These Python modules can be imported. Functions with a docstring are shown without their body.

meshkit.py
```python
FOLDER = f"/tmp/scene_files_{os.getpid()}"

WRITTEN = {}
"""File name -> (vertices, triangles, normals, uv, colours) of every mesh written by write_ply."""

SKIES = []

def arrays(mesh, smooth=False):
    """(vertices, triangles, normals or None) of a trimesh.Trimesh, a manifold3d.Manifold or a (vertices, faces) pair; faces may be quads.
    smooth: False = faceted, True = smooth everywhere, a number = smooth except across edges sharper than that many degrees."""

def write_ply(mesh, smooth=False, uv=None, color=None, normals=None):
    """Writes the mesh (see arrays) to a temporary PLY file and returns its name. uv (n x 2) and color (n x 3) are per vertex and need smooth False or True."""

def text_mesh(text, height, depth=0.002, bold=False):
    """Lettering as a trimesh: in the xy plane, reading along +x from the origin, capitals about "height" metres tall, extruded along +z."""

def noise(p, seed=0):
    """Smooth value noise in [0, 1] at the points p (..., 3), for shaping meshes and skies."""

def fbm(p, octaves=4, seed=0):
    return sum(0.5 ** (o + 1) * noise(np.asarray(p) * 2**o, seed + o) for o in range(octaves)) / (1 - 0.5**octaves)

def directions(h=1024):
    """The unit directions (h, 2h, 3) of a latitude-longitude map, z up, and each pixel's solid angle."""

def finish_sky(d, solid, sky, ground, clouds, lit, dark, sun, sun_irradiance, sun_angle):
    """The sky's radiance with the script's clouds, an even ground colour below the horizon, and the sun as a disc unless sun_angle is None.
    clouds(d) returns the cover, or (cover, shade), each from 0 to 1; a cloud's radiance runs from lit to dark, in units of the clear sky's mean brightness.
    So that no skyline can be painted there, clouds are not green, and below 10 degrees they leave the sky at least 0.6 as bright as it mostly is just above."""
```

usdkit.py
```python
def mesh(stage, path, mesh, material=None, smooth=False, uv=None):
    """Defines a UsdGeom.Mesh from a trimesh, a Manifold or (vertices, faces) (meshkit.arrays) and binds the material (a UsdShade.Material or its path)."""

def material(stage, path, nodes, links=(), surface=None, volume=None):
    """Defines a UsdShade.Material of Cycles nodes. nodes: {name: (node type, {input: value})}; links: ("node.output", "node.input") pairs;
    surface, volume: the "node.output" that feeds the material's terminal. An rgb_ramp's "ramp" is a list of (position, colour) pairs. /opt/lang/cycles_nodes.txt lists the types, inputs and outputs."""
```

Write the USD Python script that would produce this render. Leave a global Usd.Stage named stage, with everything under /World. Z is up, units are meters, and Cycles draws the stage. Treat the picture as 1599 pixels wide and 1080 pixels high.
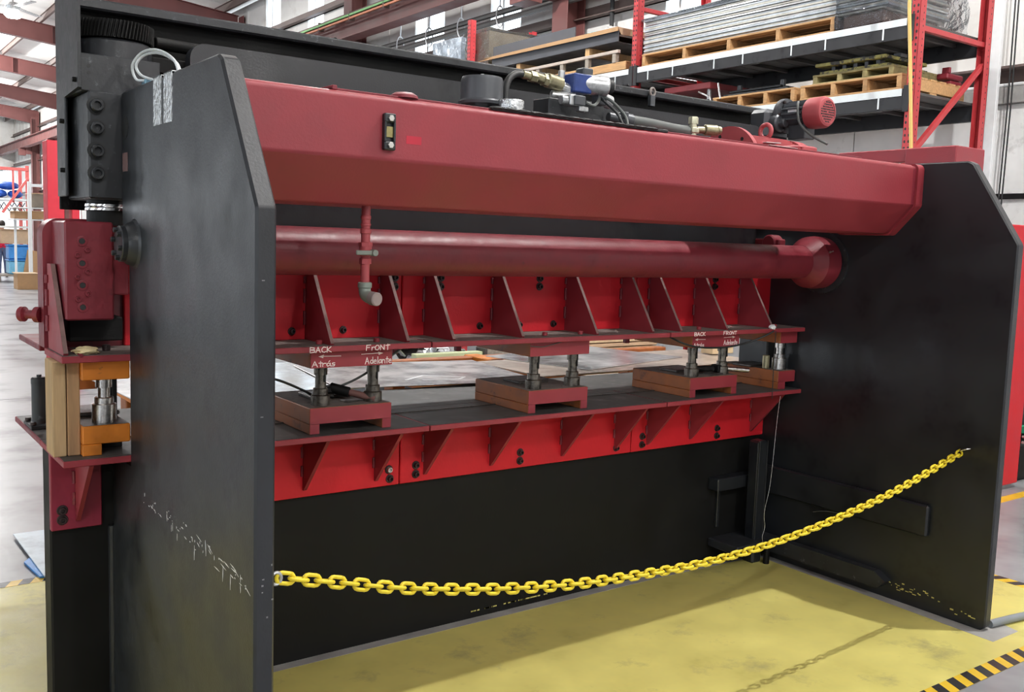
import math, random
import numpy as np, trimesh, usdkit
from shapely.geometry import Polygon, LineString, Point, box as sbox
from shapely.ops import unary_union
from pxr import Usd, UsdGeom, UsdLux, UsdShade, Gf, Sdf, Vt

stage = Usd.Stage.CreateInMemory()
UsdGeom.SetStageUpAxis(stage, UsdGeom.Tokens.z)
UsdGeom.SetStageMetersPerUnit(stage, 1.0)
world = UsdGeom.Xform.Define(stage, '/World')
stage.SetDefaultPrim(world.GetPrim())
UsdGeom.Scope.Define(stage, '/World/Looks')
rng = random.Random(7)
PI = math.pi

# ------------------------------------------------------------------ camera
R = np.array([[0.80905345, -0.58683099, 0.0325869], [-0.03631245, -0.10524838, -0.99378277], [0.58661224, 0.80284006, -0.10646083]])
F_PX = 1503.92
cam = UsdGeom.Camera.Define(stage, '/World/Camera')
m = np.eye(4)
m[0, :3], m[1, :3], m[2, :3], m[3, :3] = R[0], -R[1], -R[2], (0, 0, 1.6)
cam.AddTransformOp().Set(Gf.Matrix4d(*m.flatten().tolist()))
cam.CreateHorizontalApertureAttr(36.0)
cam.CreateVerticalApertureAttr(36.0 * 1080 / 1599)
cam.CreateFocalLengthAttr(36.0 * F_PX / 1599)
cam.CreateClippingRangeAttr(Gf.Vec2f(0.05, 500))
cam.CreateExposureAttr(0.0)

# ------------------------------------------------------------------ light: daylight through the open doors and wall panels, high bay lamps, added roof fills
M_SKY = 1.0
dome = UsdLux.DomeLight.Define(stage, '/World/Daylight')
dome.CreateIntensityAttr(1.22)
dome.CreateColorAttr(Gf.Vec3f(0.86, 0.94, 1.02))

def lamp(name, p, r, watts, color=(1, .99, .965)):
    l = UsdLux.SphereLight.Define(stage, '/World/' + name)
    l.CreateRadiusAttr(r)
    l.CreateIntensityAttr(watts)
    l.CreateColorAttr(Gf.Vec3f(*color))
    l.AddTranslateOp().Set(Gf.Vec3d(*p))
    return l
LAMP = 900.0
BAYS_AND_FILLS = [((5.0, 1.3, 7.2), .84), ((1.6, -6.4, 7.4), .42), ((-4.2, -6.2, 7.6), .36), ((-3.5, 5.5, 7.6), .05), ((5.5, 9.0, 7.0), .62), ((-3.0, 16.0, 7.6), .15),
             ((4.5, 18.0, 7.2), .36), ((2.5, 28.0, 6.9), .50), ((2.6, 36.0, 6.85), 1.5), ((3.2, 46.0, 6.8), 2.0), ((7.6, -14.0, 6.6), .5), ((0.0, -15.0, 7.0), .4)]  # lamps deepest in the hall are added just off view to brighten the roof
for i, (p, k) in enumerate(BAYS_AND_FILLS):
    r = .045 if i == 0 else .08
    lamp('BayOrFill%d' % i, p, r, LAMP * k * (.2 / r) ** 2)

# ------------------------------------------------------------------ helpers: shapes
cat = trimesh.util.concatenate

def bx(x0, x1, y0, y1, z0, z1, c=0.004):
    x0, x1 = min(x0, x1), max(x0, x1); y0, y1 = min(y0, y1), max(y0, y1); z0, z1 = min(z0, z1), max(z0, z1)
    c = min(c, (x1 - x0) * .3, (y1 - y0) * .3, (z1 - z0) * .3)
    if c <= 0.0004:
        b = trimesh.creation.box([x1 - x0, y1 - y0, z1 - z0]); b.apply_translation([(x0 + x1) / 2, (y0 + y1) / 2, (z0 + z1) / 2]); return b
    v = []
    lo, hi = (x0, y0, z0), (x1, y1, z1)
    for sx in (0, 1):
        for sy in (0, 1):
            for sz in (0, 1):
                s = (sx, sy, sz)
                for ax in range(3):
                    p = [hi[k] - c if s[k] else lo[k] + c for k in range(3)]
                    p[ax] = hi[ax] if s[ax] else lo[ax]
                    v.append(p)
    return trimesh.convex.convex_hull(np.array(v))

def rot(mesh, deg, axis=(0, 0, 1), at=(0, 0, 0)):
    mesh = mesh.copy(); mesh.apply_transform(trimesh.transformations.rotation_matrix(math.radians(deg), axis, at)); return mesh

def mv(mesh, d):
    mesh = mesh.copy(); mesh.apply_translation(d); return mesh

def extrude(poly, h):
    if isinstance(poly, (list, tuple)): poly = Polygon(poly)
    gs = getattr(poly, 'geoms', [poly])
    return cat([trimesh.creation.extrude_polygon(g, h, engine='earcut') for g in gs])

def prism(poly, plane, a, b):
    """poly in the named plane, extruded along the third axis from a to b."""
    e = extrude(poly, b - a)
    v = e.vertices
    if plane == 'xy': w = np.c_[v[:, 0], v[:, 1], v[:, 2] + a]; flip = False
    elif plane == 'xz': w = np.c_[v[:, 0], v[:, 2] + a, v[:, 1]]; flip = True
    else: w = np.c_[v[:, 2] + a, v[:, 0], v[:, 1]]; flip = False
    f = e.faces[:, ::-1] if flip else e.faces
    return trimesh.Trimesh(w, f, process=False)

def frame_of(d):
    d = np.asarray(d, float); d = d / np.linalg.norm(d)
    u = np.cross(d, (0, 0, 1) if abs(d[2]) < .9 else (1, 0, 0)); u /= np.linalg.norm(u)
    return u, np.cross(d, u), d

def lathe(prof, p0, d, n=24):
    """prof: (radius, height along d) pairs; closed where the radius is 0."""
    u, w, d = frame_of(d); p0 = np.asarray(p0, float)
    ang = np.linspace(0, 2 * PI, n, endpoint=False)
    ring = np.cos(ang)[:, None] * u + np.sin(ang)[:, None] * w
    v = np.vstack([p0 + d * h + ring * r for r, h in prof])
    f = []
    for k in range(len(prof) - 1):
        for i in range(n):
            a, b = k * n + i, k * n + (i + 1) % n
            f += [(a, b, b + n), (a, b + n, a + n)]
    t = trimesh.Trimesh(v, f, process=False)
    if prof[0][0] > 1e-6 or prof[-1][0] > 1e-6:
        f2 = []
        vv = list(t.vertices)
        for k, s in ((0, -1), (len(prof) - 1, 1)):
            if prof[k][0] > 1e-6 and not (len(prof) > 2 and prof[0] == prof[-1]):
                vv.append(p0 + d * prof[k][1]); c = len(vv) - 1
                for i in range(n):
                    a, b = k * n + i, k * n + (i + 1) % n
                    f2.append((a, b, c) if s > 0 else (b, a, c))
        t = trimesh.Trimesh(np.array(vv), np.vstack([t.faces, f2]) if f2 else t.faces, process=False)
    return t

def cyl(p0, p1, r, n=20, c=None, r2=None):
    p0, p1 = np.asarray(p0, float), np.asarray(p1, float)
    L = np.linalg.norm(p1 - p0); r2 = r if r2 is None else r2
    c = min(0.15 * min(r, r2), .25 * L) if c is None else c
    prof = [(r - c, 0), (r, c), (r2, L - c), (r2 - c, L)] if c > 0 else [(r, 0), (r2, L)]
    return lathe(prof, p0, p1 - p0, n)

def tube(path, r, n=8, cap=True):
    P = np.asarray(path, float); m_ = len(P)
    T = np.gradient(P, axis=0); T /= np.maximum(np.linalg.norm(T, axis=1, keepdims=True), 1e-9)
    u, w, _ = frame_of(T[0]); V = []
    ang = np.linspace(0, 2 * PI, n, endpoint=False)
    for i in range(m_):
        u = u - T[i] * (u @ T[i]); u /= np.linalg.norm(u); w = np.cross(T[i], u)
        V.append(P[i] + r * (np.cos(ang)[:, None] * u + np.sin(ang)[:, None] * w))
    f = []
    for k in range(m_ - 1):
        for i in range(n):
            a, b = k * n + i, k * n + (i + 1) % n
            f += [(a, b, b + n), (a, b + n, a + n)]
    V = np.vstack(V)
    if cap:
        V = np.vstack([V, P[0], P[-1]]); c0 = len(V) - 2
        for i in range(n):
            f.append(((i + 1) % n, i, c0)); f.append(((m_ - 1) * n + i, (m_ - 1) * n + (i + 1) % n, c0 + 1))
    return trimesh.Trimesh(V, f, process=False)

def smoothpath(pts, k=8):
    P = np.asarray(pts, float); out = []
    for i in range(len(P) - 1):
        p0, p1, p2, p3 = P[max(i - 1, 0)], P[i], P[i + 1], P[min(i + 2, len(P) - 1)]
        for t in np.linspace(0, 1, k, endpoint=False):
            out.append(.5 * ((2 * p1) + (p2 - p0) * t + (2 * p0 - 5 * p1 + 4 * p2 - p3) * t * t + (3 * p1 - p0 - 3 * p2 + p3) * t ** 3))
    out.append(P[-1]); return np.array(out)

def hexnut(p0, d, r, h, hole=0.0):
    if hole > 0: return lathe([(hole, h * .35), (hole, h), (r * .92, h), (r, h * .85), (r, 0)], p0, d, 6)
    return lathe([(r, 0), (r, h * .85), (r * .88, h)], p0, d, 6)

def socket_bolt(p, d, r, h):
    """cap screw with a hexagon socket"""
    return cat([lathe([(r, 0), (r, h * .88), (r * .9, h), (r * .58, h), (r * .52, h * .45), (0, h * .45)], p, d, 18)])

def washer(p, d, r, h=0.004):
    return lathe([(r, 0), (r, h * .7), (r * .93, h)], p, d, 18)

def blob(p, s, seed=0, amp=.25, sub=3):
    b = trimesh.creation.icosphere(sub, 1.0)
    import meshkit
    n_ = meshkit.fbm(b.vertices * 2.2 + 10, 3, seed)
    b.vertices = b.vertices * (1 - amp + 2 * amp * n_)[:, None] * np.asarray(s) + np.asarray(p)
    return b

def crumple(x0, x1, y0, y1, z0, z1, amp, seed, n=14, scale=6.0, inflate=0.0):
    """a box with a crumpled film-like skin"""
    import meshkit
    b = trimesh.creation.box([x1 - x0, y1 - y0, z1 - z0])
    for _ in range(4): b = b.subdivide()
    b.apply_translation([(x0 + x1) / 2, (y0 + y1) / 2, (z0 + z1) / 2])
    nrm = b.vertex_normals
    d = meshkit.fbm(b.vertices * scale, 3, seed) - .5
    b.vertices = b.vertices + nrm * (d * 2 * amp)[:, None]
    return b

# ------------------------------------------------------------------ helpers: scene tree
used = {}
def numbered(parent, name):
    k = used.get((parent, name), 0); used[(parent, name)] = k + 1
    return name if k == 0 else '%s_%03d' % (name, k)

class T:
    """a thing: an Xform at its base whose children are its parts"""
    def __init__(self, name, label, category, base=(0, 0, 0), group=None, kind=None, rz=0):
        self.path = '/World/' + numbered('/World', name)
        self.base = np.asarray(base, float)
        x = UsdGeom.Xform.Define(stage, self.path)
        x.AddTranslateOp().Set(Gf.Vec3d(*map(float, base)))
        if rz: x.AddRotateZOp().Set(float(rz))
        self.prim = x.GetPrim(); data(self.prim, label, category, group, kind)
    def add(self, name, mesh, mat, label=None, under=None, smooth=30, kind=None):
        parent = under or self.path
        p = parent + '/' + numbered(parent, name)
        v, f = np.asarray(mesh.vertices) - self.base, np.asarray(mesh.faces)
        pr = usdkit.mesh(stage, p, trimesh.Trimesh(v, f, process=False), mat, smooth=smooth).GetPrim()
        data(pr, label, None, None, kind)
        return p

def data(prim, label=None, category=None, group=None, kind=None):
    for k, v in (('label', label), ('category', category), ('group', group), ('kind', kind)):
        if v: prim.SetCustomDataByKey(k, v)

def solo(name, mesh, mat, label, category, group=None, kind=None, smooth=30):
    p = '/World/' + numbered('/World', name)
    pr = usdkit.mesh(stage, p, mesh, mat, smooth=smooth).GetPrim()
    data(pr, label, category, group, kind); return p

def struct(name, mesh, mat, smooth=False, label=None, category=None):
    return solo(name, mesh, mat, label, category, kind='structure', smooth=smooth)

def dup(src, loc, label, group=None, rz=0.0):
    name = src.path.split('/')[-1]
    p = '/World/' + numbered('/World', name)
    x = UsdGeom.Xform.Define(stage, p)
    x.AddTranslateOp().Set(Gf.Vec3d(*map(float, loc)))
    if rz: x.AddRotateZOp().Set(float(rz))
    pr = x.GetPrim()
    pr.GetReferences().AddInternalReference(src.path)
    x.SetXformOpOrder([o for o in x.GetOrderedXformOps()])
    pr.SetInstanceable(True)
    data(pr, label, src.prim.GetCustomDataByKey('category'), group or src.prim.GetCustomDataByKey('group'))
    return p

# ------------------------------------------------------------------ materials
def MAT(name, color, rough=.5, metal=0.0, var=0.12, scale=9.0, bump=0.0, bscale=60.0, wear=None, wscale=22.0, wlo=.66, whi=.74, spec=.5, rvar=.12, alpha=None, stretch=(1, 1, 1), rust=None, coat=0.0):
    c = np.array(color, float)
    nodes = {'g': ('geometry', {}), 'mp': ('mapping', {'scale': stretch}),
             'n': ('noise_texture', {'scale': scale, 'detail': 4.0, 'roughness': .6}),
             'r': ('rgb_ramp', {'ramp': [(.25, tuple(c * (1 - var))), (.75, tuple(np.minimum(c * (1 + var), 1)))]}),
             'rr': ('map_range', {'from_min': .3, 'from_max': .7, 'to_min': max(rough - rvar, .03), 'to_max': min(rough + rvar, 1)}),
             'p': ('principled_bsdf', {'metallic': metal, 'specular_ior_level': spec, 'coat_weight': coat})}
    links = [('g.position', 'mp.vector'), ('mp.vector', 'n.vector'), ('n.fac', 'r.fac'), ('n.fac', 'rr.value'), ('rr.result', 'p.roughness')]
    col = 'r.color'
    k = 0
    for wcol, ws, lo, hi in ([(wear, wscale, wlo, whi)] if wear is not None else []) + ([rust] if rust else []):
        k += 1
        nodes['w%d' % k] = ('noise_texture', {'scale': ws, 'detail': 6.0, 'roughness': .7})
        nodes['wm%d' % k] = ('map_range', {'from_min': lo, 'from_max': hi, 'to_min': 0.0, 'to_max': 1.0, 'clamp': True})
        nodes['x%d' % k] = ('mix_color', {'b': tuple(wcol)})
        links += [('mp.vector', 'w%d.vector' % k), ('w%d.fac' % k, 'wm%d.value' % k), ('wm%d.result' % k, 'x%d.fac' % k), (col, 'x%d.a' % k)]
        col = 'x%d.result' % k
    links.append((col, 'p.base_color'))
    if bump > 0:
        nodes['bn'] = ('noise_texture', {'scale': bscale, 'detail': 3.0})
        nodes['b'] = ('bump', {'strength': bump, 'distance': .01})
        links += [('g.position', 'bn.vector'), ('bn.fac', 'b.height'), ('b.normal', 'p.normal')]
    return usdkit.material(stage, '/World/Looks/' + name, nodes, links, surface='p.BSDF')

black = MAT('black_paint', (.014, .016, .020), .40, var=.25, scale=4, spec=.6, bump=.06, bscale=140, wear=(.16, .17, .18), wscale=38, wlo=.73, whi=.78)
black_old = MAT('old_black_paint', (.007, .007, .007), .6, spec=.22, var=.3, scale=5, bump=.08, bscale=120, wear=(.08, .075, .065), wscale=20, wlo=.70, whi=.8)
black_edge = MAT('black_worn_paint', (.024, .026, .030), .42, var=.3, scale=10, bump=.06, wear=(.13, .14, .15), wscale=30, wlo=.6, whi=.72)
red = MAT('red_paint', (.29, .032, .044), .5, var=.12, scale=5, bump=.05, bscale=110, wear=(.40, .12, .13), wscale=60, wlo=.74, whi=.8)
red_bright = MAT('bright_red_paint', (.56, .014, .024), .5, spec=.3, var=.10, scale=4, bump=.06, bscale=90)
red_end = MAT('crimson_end', (.26, .018, .045), .45, var=.12, scale=6, bump=.06)
red_dark = MAT('maroon_paint', (.20, .018, .030), .45, var=.18, scale=9, bump=.08, wear=(.06, .02, .025), wscale=16, wlo=.62, whi=.75)
dusty = MAT('dusty_red_edge', (.20, .115, .105), .75, var=.3, scale=24)
table_top = MAT('oily_dark_plate', (.060, .060, .058), .55, var=.45, scale=9, wear=(.16, .15, .14), wscale=7, wlo=.55, whi=.75)
lip_top = MAT('dusty_plate', (.13, .105, .095), .8, var=.45, scale=30, wear=(.03, .025, .025), wscale=26, wlo=.58, whi=.66)
orange = MAT('orange_paint', (.62, .19, .018), .45, var=.15, scale=12, wear=(.12, .06, .03), wscale=14, wlo=.64, whi=.74)
orange_dull = MAT('dull_orange_paint', (.36, .11, .030), .5, var=.25, scale=10, wear=(.05, .03, .025), wscale=9, wlo=.58, whi=.72)
steel = MAT('bright_steel', (.56, .54, .52), .28, 1.0, var=.18, scale=18, rust=((.10, .075, .06), 26, .58, .72))
chrome = MAT('polished_steel', (.75, .75, .76), .14, 1.0, var=.05)
dark_steel = MAT('oiled_steel', (.10, .09, .085), .4, .7, var=.3, scale=40, bump=.05)
post_steel = MAT('greasy_steel', (.16, .145, .125), .35, .85, var=.45, scale=45)
bolt_dark = MAT('dark_bolt', (.05, .035, .035), .4, .5, var=.3, scale=60)
bolt_zinc = MAT('zinc_bolt', (.58, .58, .55), .35, .8, var=.1)
brass = MAT('brass_fitting', (.33, .30, .19), .4, .8, var=.25, scale=50)
brass_pale = MAT('pale_brass_fitting', (.62, .62, .46), .4, .6, var=.12, scale=50)
silver = MAT('cast_aluminium', (.55, .56, .57), .36, .85, var=.12, scale=40)
foil = MAT('crinkled_foil', (.72, .74, .76), .22, .9, var=.25, scale=60, bump=.9, bscale=55)
duct = MAT('silver_tape', (.66, .68, .70), .32, .7, var=.2, scale=70, bump=.8, bscale=70)
rubber = MAT('black_rubber', (.018, .019, .02), .55, var=.2)
hose_grey = MAT('grey_hose', (.11, .12, .115), .6, var=.15)
clear_hose = MAT('white_tubing', (.62, .66, .68), .25, var=.08)
blue_paint = MAT('blue_valve_paint', (.02, .05, .22), .4, var=.15)
gunmetal = MAT('gunmetal', (.085, .09, .10), .4, .3, var=.15)
motor_red = MAT('faded_red_paint', (.42, .075, .085), .5, var=.12, scale=14)
white_paint = MAT('white_paint', (.78, .79, .80), .5, var=.05)
chalk = MAT('white_marker', (.80, .68, .66), .7, var=.06)
chain_y = MAT('yellow_plastic', (.80, .62, .03), .42, var=.05, scale=30)
wood = MAT('new_timber', (.50, .31, .145), .7, var=.25, scale=9, stretch=(6, 6, .7), bump=.05)
wood_h = MAT('pallet_timber', (.50, .29, .13), .75, var=.25, scale=8, stretch=(6, .8, 6))
wood_pale = MAT('pale_timber', (.62, .47, .29), .75, var=.2, scale=10)
wood_grey = MAT('grey_timber', (.30, .26, .22), .8, var=.3, scale=10, stretch=(4, .8, 4))
card = MAT('cardboard', (.42, .25, .125), .8, var=.1)
card_light = MAT('light_cardboard', (.55, .38, .24), .8, var=.1)
conc = MAT('concrete_floor', (.275, .28, .295), .34, var=.16, scale=1.3, bump=.03, bscale=40, wear=(.20, .20, .20), wscale=1.4, wlo=.62, whi=.72, rust=((.10, .10, .10), 16, .74, .77))
yellow = MAT('yellow_floor_paint', (.62, .55, .165), .42, var=.15, scale=3.0, bump=.04, bscale=50, wear=(.36, .32, .13), wscale=3.2, wlo=.56, whi=.74, rust=((.05, .045, .03), 30, .755, .77))
tape_y = MAT('yellow_tape', (.72, .47, .03), .4, var=.08)
tape_k = MAT('black_tape', (.022, .022, .024), .4, var=.15)
conc_grey = MAT('bare_concrete', (.33, .32, .31), .7, var=.2, scale=9)
wall_m = MAT('wall_panel', (.72, .71, .69), .7, var=.08, scale=1.2, wear=(.52, .48, .44), wscale=.7, wlo=.5, whi=.72)
wall_c = MAT('concrete_wall', (.76, .755, .745), .75, var=.12, scale=1.8, wear=(.30, .285, .26), wscale=1.1, wlo=.55, whi=.7, rust=((.05, .045, .04), 9, .72, .74))
insul = MAT('white_insulation', (.88, .865, .84), .8, var=.04, scale=2)
maroon = MAT('maroon_steel', (.155, .056, .052), .55, var=.15, scale=2.5)
brown_steel = MAT('brown_steel', (.14, .10, .09), .6, var=.2, scale=3)
pipe_m = MAT('dark_pipe', (.13, .125, .12), .45, .3, var=.15)
rack_red = MAT('rack_red', (.47, .045, .052), .42, var=.08, scale=6)
rack_dark = MAT('rack_shadow_red', (.16, .012, .015), .6)
rack_black = MAT('rack_beam_black', (.020, .021, .024), .4, var=.2)
deck_grey = MAT('deck_steel', (.10, .10, .098), .5, .3, var=.3, scale=6)
label_white = MAT('beam_strip_white', (.74, .80, .82), .4, var=.05)
sheet_grey = MAT('dark_grey_panel', (.062, .066, .078), .5, var=.1)
alu = MAT('sheet_aluminium', (.72, .73, .74), .26, .95, var=.08, scale=2)
film_tan = MAT('film_covered_sheet', (.50, .42, .36), .3, .3, var=.12, scale=2)
stack_pale = MAT('wrapped_sheet_edges', (.55, .54, .49), .3, .25, var=.2, scale=5)
stack_blue = MAT('wrapped_sheet_edges_blue', (.52, .57, .62), .25, .3, var=.2, scale=5)
stack_dark = MAT('sheet_gap', (.16, .15, .13), .5)
green_pale = MAT('pale_green_paint', (.55, .60, .36), .45, var=.08)
blue_plastic = MAT('blue_plastic', (.04, .24, .62), .4, var=.12)
tarp_blue = MAT('blue_tarp', (.02, .10, .46), .5, var=.25, scale=3, bump=.6, bscale=8)
tarp_cyan = MAT('cyan_tarp', (.03, .33, .56), .5, var=.25, scale=3, bump=.6, bscale=8)
cord_y = MAT('yellow_cord', (.72, .50, .16), .55, var=.06)
cream = MAT('cream_paper', (.72, .60, .34), .7, var=.15, scale=50)
skin = MAT('skin', (.45, .26, .18), .6)
shirt_red = MAT('red_shirt', (.70, .02, .07), .7)
jeans = MAT('denim', (.12, .17, .30), .8)
hair_m = MAT('dark_hair', (.02, .015, .012), .7)
pane_m = usdkit.material(stage, '/World/Looks/translucent_panel', {
    't': ('transparent_bsdf', {'color': (.9, .93, .95)}), 'd': ('translucent_bsdf', {'color': (.85, .87, .88)}), 'x': ('mix_closure', {'fac': .35})},
    [('t.BSDF', 'x.closure1'), ('d.BSDF', 'x.closure2')], surface='x.closure')
film_m = usdkit.material(stage, '/World/Looks/clear_film', {
    't': ('transparent_bsdf', {'color': (.95, .96, .97)}), 'g': ('glossy_bsdf', {'color': (.9, .92, .95), 'roughness': .12}), 'f': ('fresnel', {'IOR': 1.75}),
    'gg': ('geometry', {}), 'n': ('noise_texture', {'scale': 14.0, 'detail': 4.0}), 'b': ('bump', {'strength': .8, 'distance': .03}), 'x': ('mix_closure', {})},
    [('gg.position', 'n.vector'), ('n.fac', 'b.height'), ('b.normal', 'g.normal'), ('b.normal', 'f.normal'), ('f.fac', 'x.fac'), ('t.BSDF', 'x.closure1'), ('g.BSDF', 'x.closure2')], surface='x.closure')
lamp_m = usdkit.material(stage, '/World/Looks/lamp_glow', {'e': ('emission', {'color': (1, .97, .9), 'strength': 14.0})}, [], surface='e.emission')
gauge_glass = MAT('sight_glass', (.42, .36, .14), .15, var=.25, scale=70)

# ================================================================== setting: floor, wall, roof
fl = T('floor', 'grey polished concrete workshop floor with a yellow painted zone', None, (0, 0, 0), kind='structure')
fl.add('slab', bx(-14, 9.2, -30, 64, -.12, 0, 0), conc, smooth=False)
# yellow zone around the press, its hazard tape, bare patches
zone = Polygon([(-3.4, 1.83), (4.76, 1.83), (4.76, 4.66), (-3.4, 4.66)])
fl.add('yellow_zone', prism(zone, 'xy', 0, .0015), yellow, 'worn yellow floor paint around the press', smooth=False)
def hazard(x0, y0, x1, y1, w, start=0):
    """tape with slanted black bars, laid from (x0, y0) to (x1, y1)"""
    d = np.array([x1 - x0, y1 - y0]); L = np.hypot(*d); d = d / L; nrm = np.array([-d[1], d[0]])
    o = np.array([x0, y0])
    P = lambda s, t: tuple(o + d * s + nrm * t)
    tp = fl.add('hazard_tape', prism(Polygon([P(0, -w / 2), P(L, -w / 2), P(L, w / 2), P(0, w / 2)]), 'xy', .0015, .0021), tape_y, 'yellow and black striped floor tape', smooth=False)
    s = start
    while s < L - .09:
        fl.add('stripe', prism(Polygon([P(s, -w / 2), P(s + .05, -w / 2), P(s + .085, w / 2), P(s + .035, w / 2)]), 'xy', .0021, .0025), tape_k, under=tp, smooth=False)
        s += .1
hazard(2.2, 1.80, 4.72, 1.80, .075)
hazard(4.79, 1.80, 4.79, 4.62, .07)
hazard(-1.0, 4.69, .95, 4.69, .07)
fl.add('floor_line', prism(Polygon([(5.2, 3.1), (8.3, 3.1), (8.3, 3.18), (5.2, 3.18)]), 'xy', 0, .001), tape_y, 'thin yellow floor line', smooth=False)
fl.add('bare_patch', prism(Polygon([(3.96, 1.93), (4.17, 1.93), (4.19, 2.00), (4.14, 2.06), (4.14, 3.2), (3.985, 3.2), (3.975, 2.4)]), 'xy', .0015, .0022), conc_grey, 'bare concrete at the foot of the right frame', smooth=False)
fl.add('bare_patch', prism(Polygon([(.85, 3.235), (3.3, 3.23), (3.95, 3.2), (3.95, 3.3), (.85, 3.3)]), 'xy', .0015, .0022), conc_grey, 'unpainted strip along the press bed', smooth=False)
fl.add('joint', bx(-14, 9, 9.88, 9.9, 0, .0006, 0), deck_grey, smooth=False)
fl.add('joint', bx(-14, 9, 17.5, 17.52, 0, .0006, 0), deck_grey, smooth=False)

XW = 9.0
EAVE = 7.15
def roof_z(x): return EAVE + .1 * (XW - x)
# the long side wall: concrete below, sheet panels above, translucent strips
WIN = [(8.62, 9.26), (12.42, 13.25), (14.66, 15.66), (19.55, 20.36), (21.88, 22.78)]
WIN += [(26.2 + 6.6 * k, 27.0 + 6.6 * k) for k in range(4)] + [(28.5 + 6.6 * k, 29.3 + 6.6 * k) for k in range(4)]
WIN.sort()
wr = T('wall_right', 'long side wall of pale sheet panels above concrete panels', None, (XW, 0, 0), kind='structure')
y = -14.0
ys = [-28.5 + 2.9 * k for k in range(32)]
for a in ys:                                            # lower concrete panels with open joints
    wr.add('concrete_panel', bx(XW, XW + .2, a + .006, a + 2.894, 0, 3.02, .006), wall_c, smooth=False)
wr.add('joint_backing', bx(XW + .03, XW + .2, -30, 64.2, 0, 3.02, 0), deck_grey, smooth=False)
edges = [-30.0] + [e for w in WIN for e in w] + [64.0]
for k in range(0, len(edges), 2):
    a, b = edges[k], edges[k + 1]
    p = wr.add('wall_panel', bx(XW + .04, XW + .12, a, b, 3.02, EAVE + .1, 0), wall_m, smooth=False)
    n = max(1, int((b - a) / .9)); 
    for q in range(1, n):
        yy = a + (b - a) * q / n
        wr.add('seam', bx(XW + .025, XW + .045, yy - .012, yy + .012, 3.3, EAVE, .003), wall_m, smooth=False)
for i, (a, b) in enumerate(WIN):
    w = T('window_%d' % (i + 1), 'tall translucent daylight panel in the side wall', None, (XW, (a + b) / 2, 3.3), kind='structure')
    w.add('pane', bx(XW + .07, XW + .08, a, b, 3.3, EAVE, 0), pane_m, smooth=False)
    w.add('sill', bx(XW + .02, XW + .12, a, b, 3.02, 3.3, .004), wall_m, smooth=False)
    w.add('mullion', bx(XW + .05, XW + .10, (a + b) / 2 + .06, (a + b) / 2 + .09, 3.3, EAVE, .003), wall_m, smooth=False)
# girts, conduit and ledges on the wall
tr = T('trim_1', 'brown steel wall girt above the concrete panels', None, (XW, 20, 3.3), kind='structure')
tr.add('girt', bx(XW - .14, XW + .04, -30, 64, 3.32, 3.345, .003), brown_steel)
tr.add('web', bx(XW - .02, XW + .04, -30, 64, 3.2, 3.32, 0), brown_steel)
tr.add('ledge', bx(XW - .05, XW, -30, 64, 3.02, 3.17, .004), conc_grey)
t2 = T('trim_2', 'upper brown steel wall girts', None, (XW, 20, 5), kind='structure')
for z in (4.75, 6.3): t2.add('girt', cat([bx(XW - .12, XW + .03, -30, 64, z, z + .012, 0), bx(XW - .01, XW + .03, -30, 64, z, z + .16, 0)]), brown_steel)
t3 = T('trim_3', 'thin black ledge line on the lower wall', None, (XW, 5, 2.2), kind='structure')
t3.add('ledge', bx(XW - .03, XW, 2.5, 4.9, 2.15, 2.2, .003), black_old)
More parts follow.
